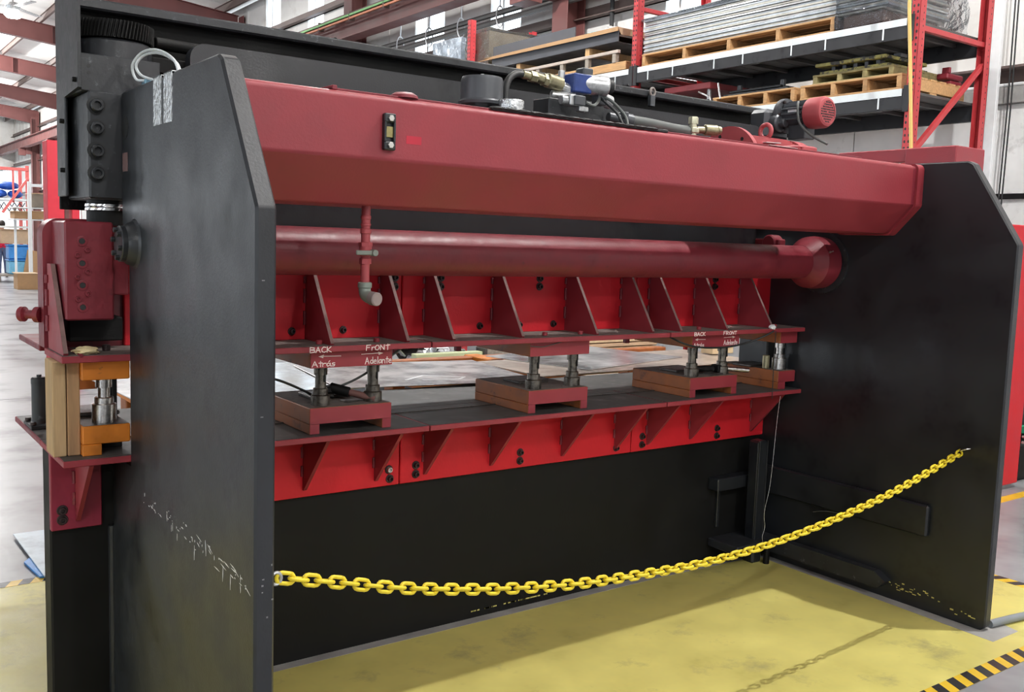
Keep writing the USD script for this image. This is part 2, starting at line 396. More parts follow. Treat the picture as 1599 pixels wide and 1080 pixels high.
cd = solo('wall_conduit', tube([(XW - .03, -10, 3.19), (XW - .03, 12, 3.19)], .016), white_paint, 'pale conduit pipe running along the wall girt', 'conduit')
dp = T('wall_downpipe', 'pale vertical cable duct with dark cables on the right wall behind the red rack', 'cable duct', (XW - .05, 4.72, 2), None)
dp.add('duct', bx(XW - .19, XW - .145, 4.70, 4.79, 1.2, 5.0, .004), white_paint)
for k in range(2): dp.add('cable', tube([(XW - .17, 4.62 - .03 * k, 1.2), (XW - .17, 4.60 - .03 * k, 3.0), (XW - .17, 4.62 - .03 * k, 5.0)], .007), rubber)

# roof: insulation blanket between purlins on sloping rafters, columns at the wall
ce = T('ceiling', 'sloping roof of white insulation between maroon steel', None, (0, 20, 7.5), kind='structure')
RAFT = [4.7, 11.3, 17.95, 24.55, 31.1, 37.8, 44.5, 51.1]
PURL = [XW - .35 - 1.52 * k for k in range(15)]
sl = math.degrees(math.atan(.1))
edgesy = [-30.0, -22.0, -14.0, -2.0] + RAFT + [58.0]
for k in range(len(edgesy) - 1):
    for j in range(len(PURL) - 1):
        xa, xb = PURL[j + 1] + .03, PURL[j] - .03
        ya, yb = edgesy[k], edgesy[k + 1]
        poly = [(xa, roof_z(xa) + .12), (xb, roof_z(xb) + .12), (xb, roof_z(xb) + .16), (xa, roof_z(xa) + .16)]
        ce.add('roof_panel', prism(Polygon(poly), 'xz', ya + .01, yb - .01), insul, smooth=False)
ce.add('roof_sheet', prism(Polygon([(-14, roof_z(-14) + .2), (XW + .3, roof_z(XW + .3) + .2), (XW + .3, roof_z(XW + .3) + .24), (-14, roof_z(-14) + .24)]), 'xz', -30, 58), conc_grey, smooth=False)
tp_ = T('trim_4', 'brown roof purlins', None, (0, 20, 7.2), kind='structure')
for x in PURL:
    z = roof_z(x)
    tp_.add('purlin', cat([bx(x - .04, x + .04, -30, 58, z + .11, z + .125, 0), bx(x - .006, x + .006, -30, 58, z - .08, z + .12, 0), bx(x - .06, x + .006, -30, 58, z - .085, z - .07, 0)]), brown_steel, smooth=False)
tc = T('trim_5', 'maroon sloping roof rafters', None, (0, 20, 7.0), kind='structure')
for yr in RAFT:
    def rp(x, d): return (x, roof_z(x) - .08 - d)
    deep = lambda x: .46
    web = Polygon([rp(-14, 0), rp(XW, 0), rp(XW, .62), rp(XW - 2.4, .50), rp(-14, .50)])
    top = Polygon([rp(-14, 0), rp(XW, 0), rp(XW, .015), rp(-14, .015)])
    bot = Polygon([rp(-14, .49), rp(XW - 2.4, .49), rp(XW, .61), rp(XW, .63), rp(XW - 2.4, .51), rp(-14, .51)])
    tc.add('rafter', cat([prism(web, 'xz', yr - .006, yr + .006), prism(top, 'xz', yr - .1, yr + .1), prism(bot, 'xz', yr - .1, yr + .1)]), maroon, smooth=False)
    for xs in (-6.6, -2.0, 2.6, 5.9): tc.add('stiffener', bx(xs - .006, xs + .006, yr - .09, yr + .09, roof_z(xs) - .58, roof_z(xs) - .09, 0), maroon, smooth=False)
t6 = T('trim_6', 'maroon steel wall columns', None, (XW - .3, 20, 0), kind='structure')
for yr in [r - .35 for r in RAFT[1:]]:
    t6.add('column', cat([bx(XW - .36, XW - .345, yr - .17, yr + .17, 0, 6.65, .003), bx(XW - .05, XW - .03, yr - .17, yr + .17, 0, 7.0, .003), bx(XW - .355, XW - .04, yr - .008, yr + .008, 0, 6.75, 0)]), maroon, smooth=False)
# crane runway beam with conductor rails
t7 = T('trim_7', 'maroon crane runway beam with green and orange conductor rails', None, (8.3, 20, 5.5), kind='structure')
t7.add('beam', cat([bx(8.16, 8.44, 8.0, 58, 5.27, 5.295, .003), bx(8.16, 8.44, 8.0, 58, 5.66, 5.685, .003), bx(8.293, 8.307, 8.0, 58, 5.29, 5.67, 0)]), maroon)
t7.add('crane_rail', bx(8.27, 8.33, 8.0, 58, 5.685, 5.75, .004), brown_steel)
t7.add('green_rail', bx(8.08, 8.11, 8.0, 30, 5.60, 5.635, .003), MAT('green_rail', (.20, .50, .18), .5))
t7.add('orange_rail', bx(8.08, 8.11, 8.0, 30, 5.54, 5.575, .003), MAT('orange_rail', (.60, .20, .09), .5))
for k in range(16): t7.add('hanger', bx(8.08, 8.2, 8.6 + 1.3 * k, 8.63 + 1.3 * k, 5.52, 5.68, .003), brown_steel)
for yr in RAFT[1:]: t7.add('bracket', cat([bx(8.16, 8.44, yr - .2, yr + .2, 4.95, 5.27, .004), bx(8.42, 8.66, yr - .4, yr - .2, 5.0, 5.65, .004)]), maroon)
for k, z in enumerate((5.10, 4.98)):
    solo('ceiling_pipe', tube([(8.7, 7.0, z), (8.7, 25.0, z)], .045), pipe_m, ['upper of two dark pipes hung along the wall', 'lower of two dark pipes hung along the wall'][k], 'pipe')
ph = T('pipe_hanger', 'thin rods hanging from the runway beam to carry the pipes', 'hanger', (8.7, 14, 5.2))
for yy in (12.5, 13.6, 14.6, 15.6): ph.add('rod', cat([tube([(8.7, yy, 5.66), (8.7, yy, 5.18)], .012), tube([(8.7 + .07 * math.cos(a), yy, 5.04 + .16 * math.sin(a)) for a in np.linspace(0, 2 * PI, 17)], .010)]), white_paint)
wall_f = T('wall_far', 'far end wall with a bright open bay', None, (0, 58, 3), kind='structure')
wall_f.add('panel', bx(-14, 2.5, 58, 58.2, 0, 9, 0), wall_m, smooth=False)
wall_f.add('panel', bx(2.5, 9.2, 58, 58.2, 4.6, 8.4, 0), wall_m, smooth=False)
# the walls out of frame, with wide open doors that let the daylight in
wl = T('wall_left', 'left wall with open loading doors', None, (-14, 20, 3), kind='structure')
for a, b in ((-30, -26), (-20, -11), (-5, 1), (7, 13), (19, 25), (31, 37), (43, 58)): wl.add('panel', bx(-14.2, -14, a, b, 0, 9.6, 0), wall_m, smooth=False)
wl.add('panel', bx(-14.2, -14, -30, 58, 5.2, 9.6, 0), wall_m, smooth=False)
wb = T('wall_back', 'plain rear wall', None, (0, -30, 3), kind='structure')
for a, b in ((-14, 9.2),): wb.add('panel', bx(a, b, -30.2, -30, 0, 9.6, 0), wall_m, smooth=False)
wb.add('panel', bx(-14, 9.2, -30.2, -30, 5.0, 9.6, 0), wall_m, smooth=False)

# ================================================================== the press brake
XL, XR, PT = .776, 4.033, .048          # outer face of the left frame, inner face of the right frame, plate thickness
YB = 2.006
pb = T('press_brake', 'large black and crimson press brake seen from behind, with two thick side plates', 'press brake', (2.43, 2.8, 0))
prof = [(YB, .02), (YB, 1.66), (2.225, 2.0), (2.25, 2.012), (3.10, 2.012), (3.10, 1.60), (3.03, 1.50), (3.03, .885), (3.25, .885), (3.25, .64), (3.27, .63), (3.27, .0), (2.03, .0)]
def soft(poly, r): return Polygon(poly).buffer(-r, join_style=2).buffer(r, resolution=4)
plate_poly = soft(prof, .018)
plate_full = soft([(YB, .02), (YB, 1.66), (2.225, 2.0), (2.25, 2.012), (3.10, 2.012), (3.10, 1.75), (3.45, 1.72), (3.45, .0), (2.03, .0)], .018)
def plate(x0, plate_poly=plate_poly):
    b = .006
    core = prism(plate_poly, 'yz', x0 + b, x0 + PT - b)
    outer = plate_poly; inner = plate_poly.buffer(-b, join_style=2)
    def ring(pa, pb_, xa, xb):
        a = np.array(pa.exterior.coords)[:-1]; c = np.array([np.array(inner.exterior.interpolate(inner.exterior.project(Point(*q))).coords[0]) for q in a])
        n = len(a); v = np.vstack([np.c_[np.full(n, xa), a], np.c_[np.full(n, xb), c]]); f = []
        for i in range(n):
            j = (i + 1) % n; f += [(i, j, j + n), (i, j + n, i + n)] if xb > xa else [(i, j + n, j), (i, i + n, j + n)]
        return trimesh.Trimesh(v, f, process=False)
    return cat([core, ring(outer, inner, x0 + b, x0), ring(outer, inner, x0 + PT - b, x0 + PT), prism(inner, 'yz', x0, x0 + PT)])
fl_l = pb.add('side_frame', plate(XL), black, 'thick black side plate nearest the camera')
fl_r = pb.add('side_frame', plate(XR, plate_full), black, 'black side plate at the far end, seen from inside')
# scratches and worn paint on the left plate, tape and plate markings
def sliver(x, y0, z0, y1, z1, w): 
    d = np.array([y1 - y0, z1 - z0]); L = np.hypot(*d); nn = np.array([-d[1], d[0]]) / L * w / 2; a, b = np.array([y0, z0]), np.array([y1, z1])
    return prism(Polygon([a, (a + b) / 2 + nn, b, (a + b) / 2 - nn]), 'yz', x - .0007, x)
sc = []
for k in range(70):
    t = rng.random(); yy = 2.90 - .85 * t; zz = .812 + rng.gauss(0, .016)
    yy = max(2.04, yy); L = rng.choice([.004, .007, .012, .02, .04]); a = rng.choice([3.2, 3.35, 3.3, -1.5, 3.5, -1.7])
    sc.append(sliver(XL, yy, zz, yy + L * math.cos(a), zz + L * math.sin(a), .0022 + rng.random() * .0012))
pb.add('scratch', cat(sc), white_paint, 'pale scratches in the black paint', under=fl_l, smooth=False, kind='stuff')
for yy in (2.72, 2.625):
    g = bx(XL - .0018, XL, yy - .036, yy + .036, 1.885, 2.0145, 0); 
    pb.add('tape_strip', cat([g, bx(XL - .0018, XL + .03, yy - .036, yy + .036, 2.0125, 2.0150, 0)]), duct, 'crinkled silver tape over the plate edge', under=fl_l, smooth=False)
pb.add('lug_hole', lathe([(.034, 0), (.034, .0012), (.0, .0012)], (XL + .0004, 3.055, 1.905), (-1, 0, 0), 24), rubber, under=fl_l)
pb.add('rating_label', bx(XL - .001, XL, 3.03, 3.085, 1.775, 1.83, 0), MAT('faded_label', (.20, .12, .12), .6), 'small faded label', under=fl_l)
pb.add('weld', tube([(XL - .001, 3.268, .02), (XL - .001, 3.268, .63)], .012), black, under=fl_l)
# edge wear on the rear edge of the left plate
pb.add('worn_patch', cat([sliver(0, 0, 0, .001, .001, .001)] + [(lambda q: bx(XL + q, XL + q + .003 + .004 * rng.random(), YB - .0006, YB + .001, z, z + .002 + .003 * rng.random(), 0))(.004 + .036 * rng.random()) for z in [.74, .78, .80, .815, .83, .86, 1.2, 1.5]]), MAT('chipped_grey', (.22, .22, .22), .6), under=fl_l, smooth=False, kind='stuff')
# bearing hub of the torsion tube on the outside
hub = pb.add('bearing_hub', lathe([(.074, 0), (.066, .006), (.060, .022), (.053, .030), (.053, .043), (.050, .046), (0, .046)], (XL, 2.965, 1.560), (-1, 0, 0), 32), black_edge)
for k in range(6):
    a = 2 * PI * k / 6 + .3
    pb.add('bolt', hexnut((XL - .044, 2.965 + .041 * math.cos(a), 1.560 + .041 * math.sin(a)), (-1, 0, 0), .0088, .013), black_edge, under=hub)

# oil tank
prof = [(2.455, 2.0), (2.70, 2.0), (3.05, 2.0 - .3), (2.575, 1.695), (2.455, 1.822)]
tank_poly = Polygon([(2.455, 2.0), (2.70, 2.0), (2.70, 1.78), (2.90, 1.71), (2.90, 1.695), (2.575, 1.695), (2.455, 1.822)]).buffer(-.02, join_style=2).buffer(.02, resolution=6)
tk = pb.add('oil_tank', prism(tank_poly, 'yz', XL + PT, 3.955), red, 'crimson hydraulic oil tank')
end_poly = tank_poly.buffer(.006)
pb.add('end_cap', prism(end_poly, 'yz', 3.985, XR), red, under=tk)
pb.add('end_cap', prism(tank_poly.buffer(-.004), 'yz', 3.95, 3.99), red_dark, under=tk)
pb.add('cover_plate', cat([bx(1.17, 3.6, 2.475, 2.68, 2.0, 2.006, .001), bx(1.17, 1.185, 2.47, 2.68, 2.0, 2.013, .002)]), red_dark, 'dark gasketed cover plate on the tank top', under=tk)
pb.add('gasket', cat([bx(1.70, 2.45, 2.466, 2.60, 2.0, 2.010, .002)] + [blob((1.72 + .05 * k, 2.468, 2.008), (.03, .010, .005), k) for k in range(14)]), rubber, under=tk)
for x in (1.41,): pb.add('filler_dome', lathe([(.042, 0), (.040, .008), (.028, .016), (0, .019)], (x, 2.50 if x < 1.6 else 2.66, 2.004), (0, 0, 1)), red_dark, under=tk)
pb.add('touch_up_patch', bx(1.395, 1.445, 2.4546, 2.456, 1.872, 1.895, 0), MAT('fresh_red_patch', (.50, .015, .04), .5), 'brighter red repaint patch', under=tk)
pb.add('primer_patch', bx(3.0, 3.17, 2.47, 2.52, 2.0045, 2.0075, .001), MAT('pink_primer', (.52, .36, .36), .7), under=tk)
# sight gauge
sg = pb.add('sight_gauge', cat([bx(1.316, 1.352, 2.437, 2.456, 1.848, 1.872, .003), bx(1.316, 1.352, 2.437, 2.456, 1.925, 1.950, .003), bx(1.316, 1.3225, 2.437, 2.456, 1.87, 1.927, .002), bx(1.3455, 1.352, 2.437, 2.456, 1.87, 1.927, .002), bx(1.32, 1.35, 2.45, 2.456, 1.87, 1.927, 0)]), black, 'black oil level sight gauge')
pb.add('gauge_window', bx(1.3225, 1.3455, 2.444, 2.4505, 1.884, 1.914, .001), gauge_glass, under=sg)
for z in (1.862, 1.936): pb.add('bolt', hexnut((1.334, 2.438, z), (0, -1, 0), .0095, .007), bolt_zinc, under=sg)
# filler breather and caps
fb = pb.add('breather_filter', lathe([(.030, 0), (.030, .016), (.055, .020), (.074, .024), (.076, .032), (.070, .036), (.068, .040), (.068, .100), (.064, .110), (0, .112)], (1.752, 2.605, 2.008), (0, 0, 1), 36), gunmetal, 'round dark metal breather filter')
pb.add('neck', lathe([(.034, 0), (.034, .006), (.028, .020), (.028, .03)], (1.752, 2.605, 2.006), (0, 0, 1)), silver, under=fb)
pb.add('wing_nut', cat([cyl((1.752, 2.605, 2.118), (1.752, 2.605, 2.13), .006), bx(1.735, 1.769, 2.603, 2.607, 2.119, 2.127, .001)]), silver, under=fb)
fc = pb.add('filler_cap', lathe([(.044, 0), (.044, .038), (.041, .041), (0, .042)], (1.812, 2.53, 2.006), (0, 0, 1), 28), foil, 'foil-wrapped filler cap')
# hydraulic valve group on the tank
vb = pb.add('valve_block', cat([bx(2.02, 2.12, 2.60, 2.69, 2.0, 2.088, .003), bx(2.12, 2.30, 2.64, 2.70, 2.0, 2.10, .003), bx(2.30, 2.36, 2.64, 2.70, 2.0, 2.04, .003)]), black_edge, 'black manifold block')
pb.add('valve_body', bx(2.11, 2.19, 2.58, 2.66, 2.115, 2.178, .004), blue_paint, 'blue directional valve body', under=vb)
pb.add('connector', bx(2.165, 2.21, 2.60, 2.645, 2.175, 2.205, .004), gunmetal, under=vb)
sd = np.array([.93, -.367, -.02])
pb.add('solenoid', cyl((2.165, 2.615, 2.150), np.array([2.165, 2.615, 2.150]) + sd * .10, .034, 28), silver, 'grey solenoid coil', under=vb)
pb.add('solenoid_knob', cyl(np.array([2.165, 2.615, 2.150]) + sd * .10, np.array([2.165, 2.615, 2.150]) + sd * .12, .024, 16), rubber, under=vb)
pb.add('solenoid_button', cyl(np.array([2.165, 2.615, 2.150]) + sd * .12, np.array([2.165, 2.615, 2.150]) + sd * .124, .013, 16), white_paint, under=vb)
pb.add('hose_fitting', cat([cyl((1.92, 2.62, 2.152), (1.955, 2.62, 2.150), .014, 16), hexnut((1.95, 2.62, 2.150), (1, 0, -.05), .019, .03), cyl((1.975, 2.62, 2.149), (2.01, 2.62, 2.146), .017, 16), hexnut((2.005, 2.62, 2.146), (1, 0, -.1), .021, .02), cyl((2.02, 2.62, 2.146), (2.085, 2.62, 2.138), .024, 20)]), brass, 'brass hose coupling', under=vb)
pb.add('pressure_elbow', cat([cyl((2.085, 2.62, 2.135), (2.13, 2.61, 2.122), .016, 16), hexnut((2.085, 2.62, 2.15), (0, 0, 1), .012, .035), cyl((2.05, 2.63, 2.10), (2.13, 2.60, 2.10), .017, 16)]), silver, under=vb)
pb.add('pressure_hose', tube(smoothpath([(1.925, 2.62, 2.152), (1.89, 2.62, 2.148), (1.855, 2.61, 2.12), (1.84, 2.60, 2.07), (1.838, 2.595, 2.005)]), .0115, 12), rubber, 'black hydraulic hose', under=vb)
pb.add('pressure_switch', cat([bx(2.055, 2.115, 2.53, 2.57, 2.06, 2.095, .003), cyl((2.055, 2.55, 2.077), (2.03, 2.55, 2.075), .015, 16), bx(2.10, 2.14, 2.535, 2.56, 2.045, 2.062, .002)]), silver, 'small pressure switch', under=vb)
pb.add('switch_body', bx(2.070, 2.115, 2.522, 2.535, 2.062, 2.093, .002), gunmetal, under=vb)
for q in ([(2.12, 2.53, 2.075), (2.16, 2.54, 2.07), (2.205, 2.57, 2.085), (2.235, 2.59, 2.11)], ):
    pb.add('signal_cable', tube(smoothpath(q), .0055), hose_grey, under=vb)
pb.add('signal_cable', tube(smoothpath([(2.235, 2.60, 2.115), (2.235, 2.56, 2.09), (2.245, 2.51, 2.05), (2.245, 2.475, 2.006)]), .005), rubber, under=vb)
pb.add('signal_cable', tube(smoothpath([(2.24, 2.60, 2.115), (2.27, 2.57, 2.10), (2.30, 2.53, 2.05), (2.29, 2.50, 2.006)]), .005), hose_grey, under=vb)
pb.add('cable_gland', bx(2.225, 2.265, 2.585, 2.625, 2.085, 2.125, .004), gunmetal, under=vb)
pb.add('pipe_sleeve', cyl((2.28, 2.66, 2.125), (2.345, 2.66, 2.11), .024, 20), silver, under=vb)
rh = pb.add('return_hose', tube(smoothpath([(2.36, 2.62, 2.052), (2.48, 2.60, 2.045), (2.60, 2.59, 2.036), (2.68, 2.59, 2.036)]), .020, 14), hose_grey, 'thick grey return hose')
pb.add('hose_end', cat([cyl((2.36, 2.62, 2.052), (2.41, 2.612, 2.05), .023, 16), cyl((2.31, 2.63, 2.055), (2.36, 2.62, 2.052), .017, 16), bx(2.355, 2.375, 2.59, 2.66, 2.05, 2.075, .003)]), gunmetal, under=rh)
tf = pb.add('tee_fitting', cat([hexnut((2.69, 2.58, 2.063), (0, 0, 1), .019, .026), cyl((2.69, 2.58, 2.003), (2.69, 2.58, 2.065), .0135, 16), bx(2.672, 2.708, 2.562, 2.598, 2.028, 2.05, .004), hexnut((2.69, 2.58, 2.004), (0, 0, 1), .017, .014)]), brass_pale, 'pale brass tee fitting on the tank edge')
pb.add('coupling', cat([cyl((2.705, 2.575, 2.042), (2.735, 2.565, 2.044), .013, 16), cyl((2.735, 2.565, 2.044), (2.785, 2.548, 2.046), .020, 20), cyl((2.785, 2.548, 2.046), (2.80, 2.543, 2.046), .016, 20)]), brass, under=tf)
# drain pipe under the tank
dx, dy = 1.361, 2.63
dr = pb.add('drain_pipe', cat([cyl((dx, dy, 1.44), (dx, dy, 1.70), .0135, 16, 0), cyl((dx, dy, 1.655), (dx, dy, 1.668), .0155, 16), cyl((dx, dy, 1.635), (dx, dy, 1.645), .0155, 16), cyl((dx, dy, 1.612), (dx, dy, 1.628), .0165, 16)]), motor_red, 'red drain pipe with a ball valve')
pb.add('ball_valve', cat([hexnut((dx, dy, 1.575), (0, 0, 1), .021, .012), cyl((dx, dy, 1.545), (dx, dy, 1.578), .019, 18), hexnut((dx, dy, 1.522), (0, 0, 1), .018, .018)]), motor_red, under=dr)
pb.add('valve_handle', cat([bx(dx - .046, dx + .014, dy - .034, dy - .026, 1.549, 1.563, .003), cyl((dx + .014, dy - .04, 1.556), (dx + .014, dy - .01, 1.556), .010, 14)]), MAT('grey_handle', (.22, .24, .21), .6), 'flat grey valve handle', under=dr)
pb.add('elbow', cat([tube(smoothpath([(dx, dy, 1.462), (dx, dy, 1.44), (dx + .002, dy - .012, 1.425), (dx + .008, dy - .04, 1.42)]), .019, 14), cyl((dx, dy, 1.448), (dx, dy, 1.467), .0215, 16)]), MAT('grey_green_pipe', (.30, .34, .30), .6, .3), 'grey elbow', under=dr)
pb.add('end_plug', cyl((dx + .006, dy - .03, 1.42), (dx + .012, dy - .06, 1.418), .021, 20), MAT('dusty_plug', (.33, .26, .25), .7), under=dr)

# upper cross beam, front guard, torsion tube
beam = Polygon([(1.0, 1.60), (3.76, 1.60), (3.76, 2.20), (1.0, 2.20)]).buffer(-.05, join_style=2).buffer(.05, resolution=6)
bm = pb.add('cross_beam', prism(beam, 'xz', 3.15, 3.20), black, 'black upper cross beam behind the tank')
for x in (1.30, 2.07, 2.45, 3.1, 3.5): pb.add('bracket', bx(x - .012, x + .012, 3.20, 3.39, 2.11, 2.18, .002), black_old, under=bm)
gd = pb.add('front_guard', bx(.66, 4.26, 3.395, 3.41, 1.66, 2.325, .002), black_old, 'black sheet guard along the front')  # blacker colour imitates the shaded interior between beam and rail
pb.add('guard_rail', bx(.66, 4.26, 3.34, 3.40, 2.292, 2.326, .006), black_edge, 'folded top rail of the guard', under=gd)
pb.add('guard_side', bx(.655, .665, 3.285, 3.405, 1.70, 2.315, .003), black_edge, under=gd)
pb.add('guard_side', prism(Polygon([(3.085, 2.012), (3.275, 2.0), (3.275, 2.33), (3.085, 2.33)]), 'yz', .652, .662), black_edge, under=gd)
for (yy, z) in ((3.11, 2.035), ): pb.add('bolt', hexnut((.652, yy, z), (-1, 0, 0), .008, .010), black_old, under=gd)
for (yy, z) in ((3.30, 1.93), (3.30, 1.78)): pb.add('bolt', hexnut((.655, yy, z), (-1, 0, 0), .008, .012), black_old, under=gd)
for x in (1.6, 2.6, 3.6): pb.add('bolt', hexnut((x, 3.36, 2.325), (0, 0, 1), .007, .006), black_old, under=gd)
tt = pb.add('torsion_tube', cyl((XL + PT, 2.955, 1.552), (XR, 2.955, 1.552), .079, 40, 0), red_dark, 'long maroon torsion tube')
pb.add('collar', lathe([(.080, 0), (.124, .06), (.128, .10), (.126, .155), (.120, .16), (0, .16)], (3.86, 2.955, 1.552), (1, 0, 0), 36), red_dark, under=tt)
pb.add('flange', lathe([(.15, 0), (.15, .010), (0, .010)], (XR, 2.955, 1.552), (-1, 0, 0), 36), black_edge, under=tt)
pb.add('grease_nipple', cat([cyl((3.93, 2.85, 1.60), (3.93, 2.835, 1.606), .006), cyl((3.93, 2.84, 1.604), (3.93, 2.82, 1.61), .0035)]), steel, under=tt)
pb.add('lever_arm', cat([bx(3.78, 3.83, 3.02, 3.26, 1.55, 1.66, .006), cyl((3.77, 3.08, 1.64), (3.84, 3.08, 1.64), .04, 20)]), red_dark, under=tt)
pb.add('lever_arm', cat([bx(.90, .95, 3.02, 3.26, 1.55, 1.66, .006), cyl((.89, 3.08, 1.64), (.96, 3.08, 1.64), .04, 20)]), red_dark, under=tt)

# left cylinder: block, drum, depth stop gear, rod
cb = pb.add('cylinder_block', cat([bx(.683, .79, 3.10, 3.39, 1.69, 2.008, .006), bx(.668, .90, 3.125, 3.36, 2.008, 2.118, .003)]), black_edge, 'black hydraulic cylinder block at the left end')
for k in range(4):
    z = 1.766 + .0665 * k
    pb.add('counterbore', lathe([(.027, 0), (.027, .0012), (0, .0012)], (.705, 3.0995, z), (0, -1, 0), 20), rubber, under=cb)
    pb.add('bolt', socket_bolt((.705, 3.100, z), (0, -1, 0), .0185, .022), black_edge, under=cb)
for z in (2.062, 2.082): pb.add('bolt_hole', lathe([(.0055, 0), (.0055, .0008), (0, .0008)], (.692, 3.125, z), (0, -1, 0), 12), rubber, under=cb)
pb.add('bolt_hole', lathe([(.007, 0), (.007, .0008), (0, .0008)], (.878, 3.125, 2.06), (0, -1, 0), 12), rubber, under=cb)
pb.add('drum', lathe([(.115, 0), (.115, .05), (.108, .056), (0, .056)], (.79, 3.245, 2.118), (0, 0, 1), 40), black_edge, under=cb)
nT = 66; V = []; Fc = []
rows = 5
for j in range(rows):
    for i in range(nT * 4):
        a = 2 * PI * (i + .9 * j) / (nT * 4); ph_ = i % 4
        V.append((.79 + (.121 if ph_ in (0, 1) else .112) * math.cos(a), 3.245 + (.121 if ph_ in (0, 1) else .112) * math.sin(a), 2.178 + .052 * j / (rows - 1)))
N = nT * 4
for j in range(rows - 1):
    for i in range(N): a, b = j * N + i, j * N + (i + 1) % N; Fc += [(a, b, b + N), (a, b + N, a + N)]
V += [(.79, 3.245, 2.178), (.79, 3.245, 2.23)]
for i in range(N): Fc += [((i + 1) % N, i, len(V) - 2), ((rows - 1) * N + i, (rows - 1) * N + (i + 1) % N, len(V) - 1)]
pb.add('stop_gear', trimesh.Trimesh(np.array(V), Fc, process=False), black_old, 'helical gear of the depth stop', under=cb, smooth=15)
pb.add('gear_hub', cyl((.79, 3.245, 2.165), (.79, 3.245, 2.182), .09, 32), black_old, under=cb)
pb.add('cylinder_rod', lathe([(.060, 0), (.060, .08)], (.757, 3.20, 1.612), (0, 0, 1), 32), black_old, under=cb)
pb.add('rod_collar', lathe([(.060, 0), (.066, .003), (.066, .010), (.062, .013), (.066, .016), (.066, .022), (.060, .025)], (.757, 3.20, 1.655), (0, 0, 1), 32), chrome, 'polished rod collar', under=cb)
pb.add('drive_shaft', cat([cyl((.92, 3.26, 2.20), (1.3, 3.30, 2.20), .02, 16), bx(.90, 1.25, 3.22, 3.3, 2.10, 2.15, .004), bx(1.12, 1.26, 3.16, 3.22, 2.13, 2.17, .003)]), black_old, under=cb)
ht = pb.add('air_tubing', tube(smoothpath([(.836, 2.72, 2.01), (.845, 2.80, 2.075), (.84, 2.93, 2.12), (.82, 3.02, 2.125), (.80, 3.06, 2.09), (.81, 3.06, 2.05), (.83, 3.03, 2.045)]), .0042), clear_hose, 'looped white air tubing')
pb.add('tubing_branch', tube(smoothpath([(.842, 2.72, 2.01), (.852, 2.80, 2.068), (.846, 2.93, 2.112), (.826, 3.02, 2.118), (.808, 3.05, 2.09), (.82, 3.04, 2.06), (.85, 2.98, 2.04), (.87, 2.9, 2.02)]), .0042), clear_hose, under=ht)
pb.add('air_fitting', cat([bx(.825, .86, 3.02, 3.06, 2.02, 2.05, .004), cyl((.842, 3.0, 2.035), (.842, 2.97, 2.03), .009)]), MAT('blue_fitting', (.20, .36, .46), .3, .3), under=ht)

# ram with its punch holders, bed with its table
ram_poly = Polygon([(.585, 1.225), (4.25, 1.225), (4.25, 1.63), (.585, 1.63)]).buffer(-.05, join_style=2).buffer(.05, resolution=8).union(sbox(.585, 1.225, 4.25, 1.4)).union(sbox(2, 1.3, 4.25, 1.63))
rm = pb.add('ram', prism(ram_poly, 'xz', 3.285, 3.372), red_dark, 'maroon ram plate with a rounded top corner')
pb.add('rod_clamp', cat([bx(.612, .75, 3.10, 3.29, 1.325, 1.622, .005), bx(.75, .80, 3.12, 3.29, 1.40, 1.60, .004)]), red_dark, under=rm)
for k in range(4):
    pb.add('bolt', socket_bolt((.660, 3.10, 1.365 + .066 * k), (0, -1, 0), .0155, .004), red_dark, under=rm)
    pb.add('bolt_recess', lathe([(.0085, 0), (.0085, .0007), (0, .0007)], (.660, 3.0968, 1.365 + .066 * k), (0, -1, 0), 12), rubber, under=rm)
for k in range(3):
    for (dx_, dz_) in ((.015, -.025), (-.013, -.041)):
        pb.add('set_screw', socket_bolt((.660 + dx_, 3.10, 1.563 - .066 * k + dz_), (0, -1, 0), .0088, .009), red_dark, under=rm)
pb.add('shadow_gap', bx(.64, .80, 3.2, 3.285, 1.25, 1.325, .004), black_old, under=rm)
kn = pb.add('locking_knob', lathe([(.024, 0), (.025, .006), (.025, .016), (.014, .022), (.014, .048), (.024, .053), (.024, .066), (.021, .07), (0, .07)], (.585, 3.335, 1.325), (-.75, .66, 0), 24), red_dark, 'maroon round locking knob on the ram end')

SEG = [(.585, 1.846), (1.851, 3.084), (3.089, 4.262)]
for i, (a, b) in enumerate(SEG):                       # punch holder above
    pb.add('punch_holder_lip', bx(a, b, 3.03, 3.285, 1.205, 1.225, .002), red)
    pb.add('lip_dust', bx(a + .004, b - .004, 3.036, 3.262, 1.2245, 1.2262, 0), lip_top, 'dust and grit on the ledge')
    pb.add('punch_holder_flange', bx(a if i else .82, b, 3.262, 3.286, 1.225, 1.492, .003), red_bright)
pb.add('front_lip', bx(.585, 4.262, 3.372, 3.74, 1.205, 1.225, .003), red_dark)
def gusset(poly, x, t=.0135): return prism(Polygon(poly), 'yz', x - t / 2, x + t / 2)
for x in (.600, 1.08, 1.455, 1.757, 1.955, 2.28, 2.67, 2.995, 3.17, 3.475, 3.80):
    g = pb.add('punch_holder_gusset', gusset([(3.263, 1.225), (3.052, 1.225), (3.046, 1.232), (3.212, 1.49), (3.263, 1.49)], x), red)
    d = np.array([3.212 - 3.046, 1.49 - 1.232]); n_ = np.array([-d[1], d[0]]) / np.hypot(*d) * .0012
    pb.add('dusty_edge', prism(Polygon([(3.046, 1.232), (3.212, 1.49), (3.212 + n_[0], 1.49 + n_[1]), (3.046 + n_[0], 1.232 + n_[1])]), 'yz', x - .0062, x + .0062), dusty, under=g)
    for z0, z1 in ((1.28, 1.33), (1.36, 1.41), (1.43, 1.455)):
        pb.add('weld', tube([(x - .010, 3.258, z0), (x - .010, 3.258, z1)], .006, 6), red_dark, under=g)
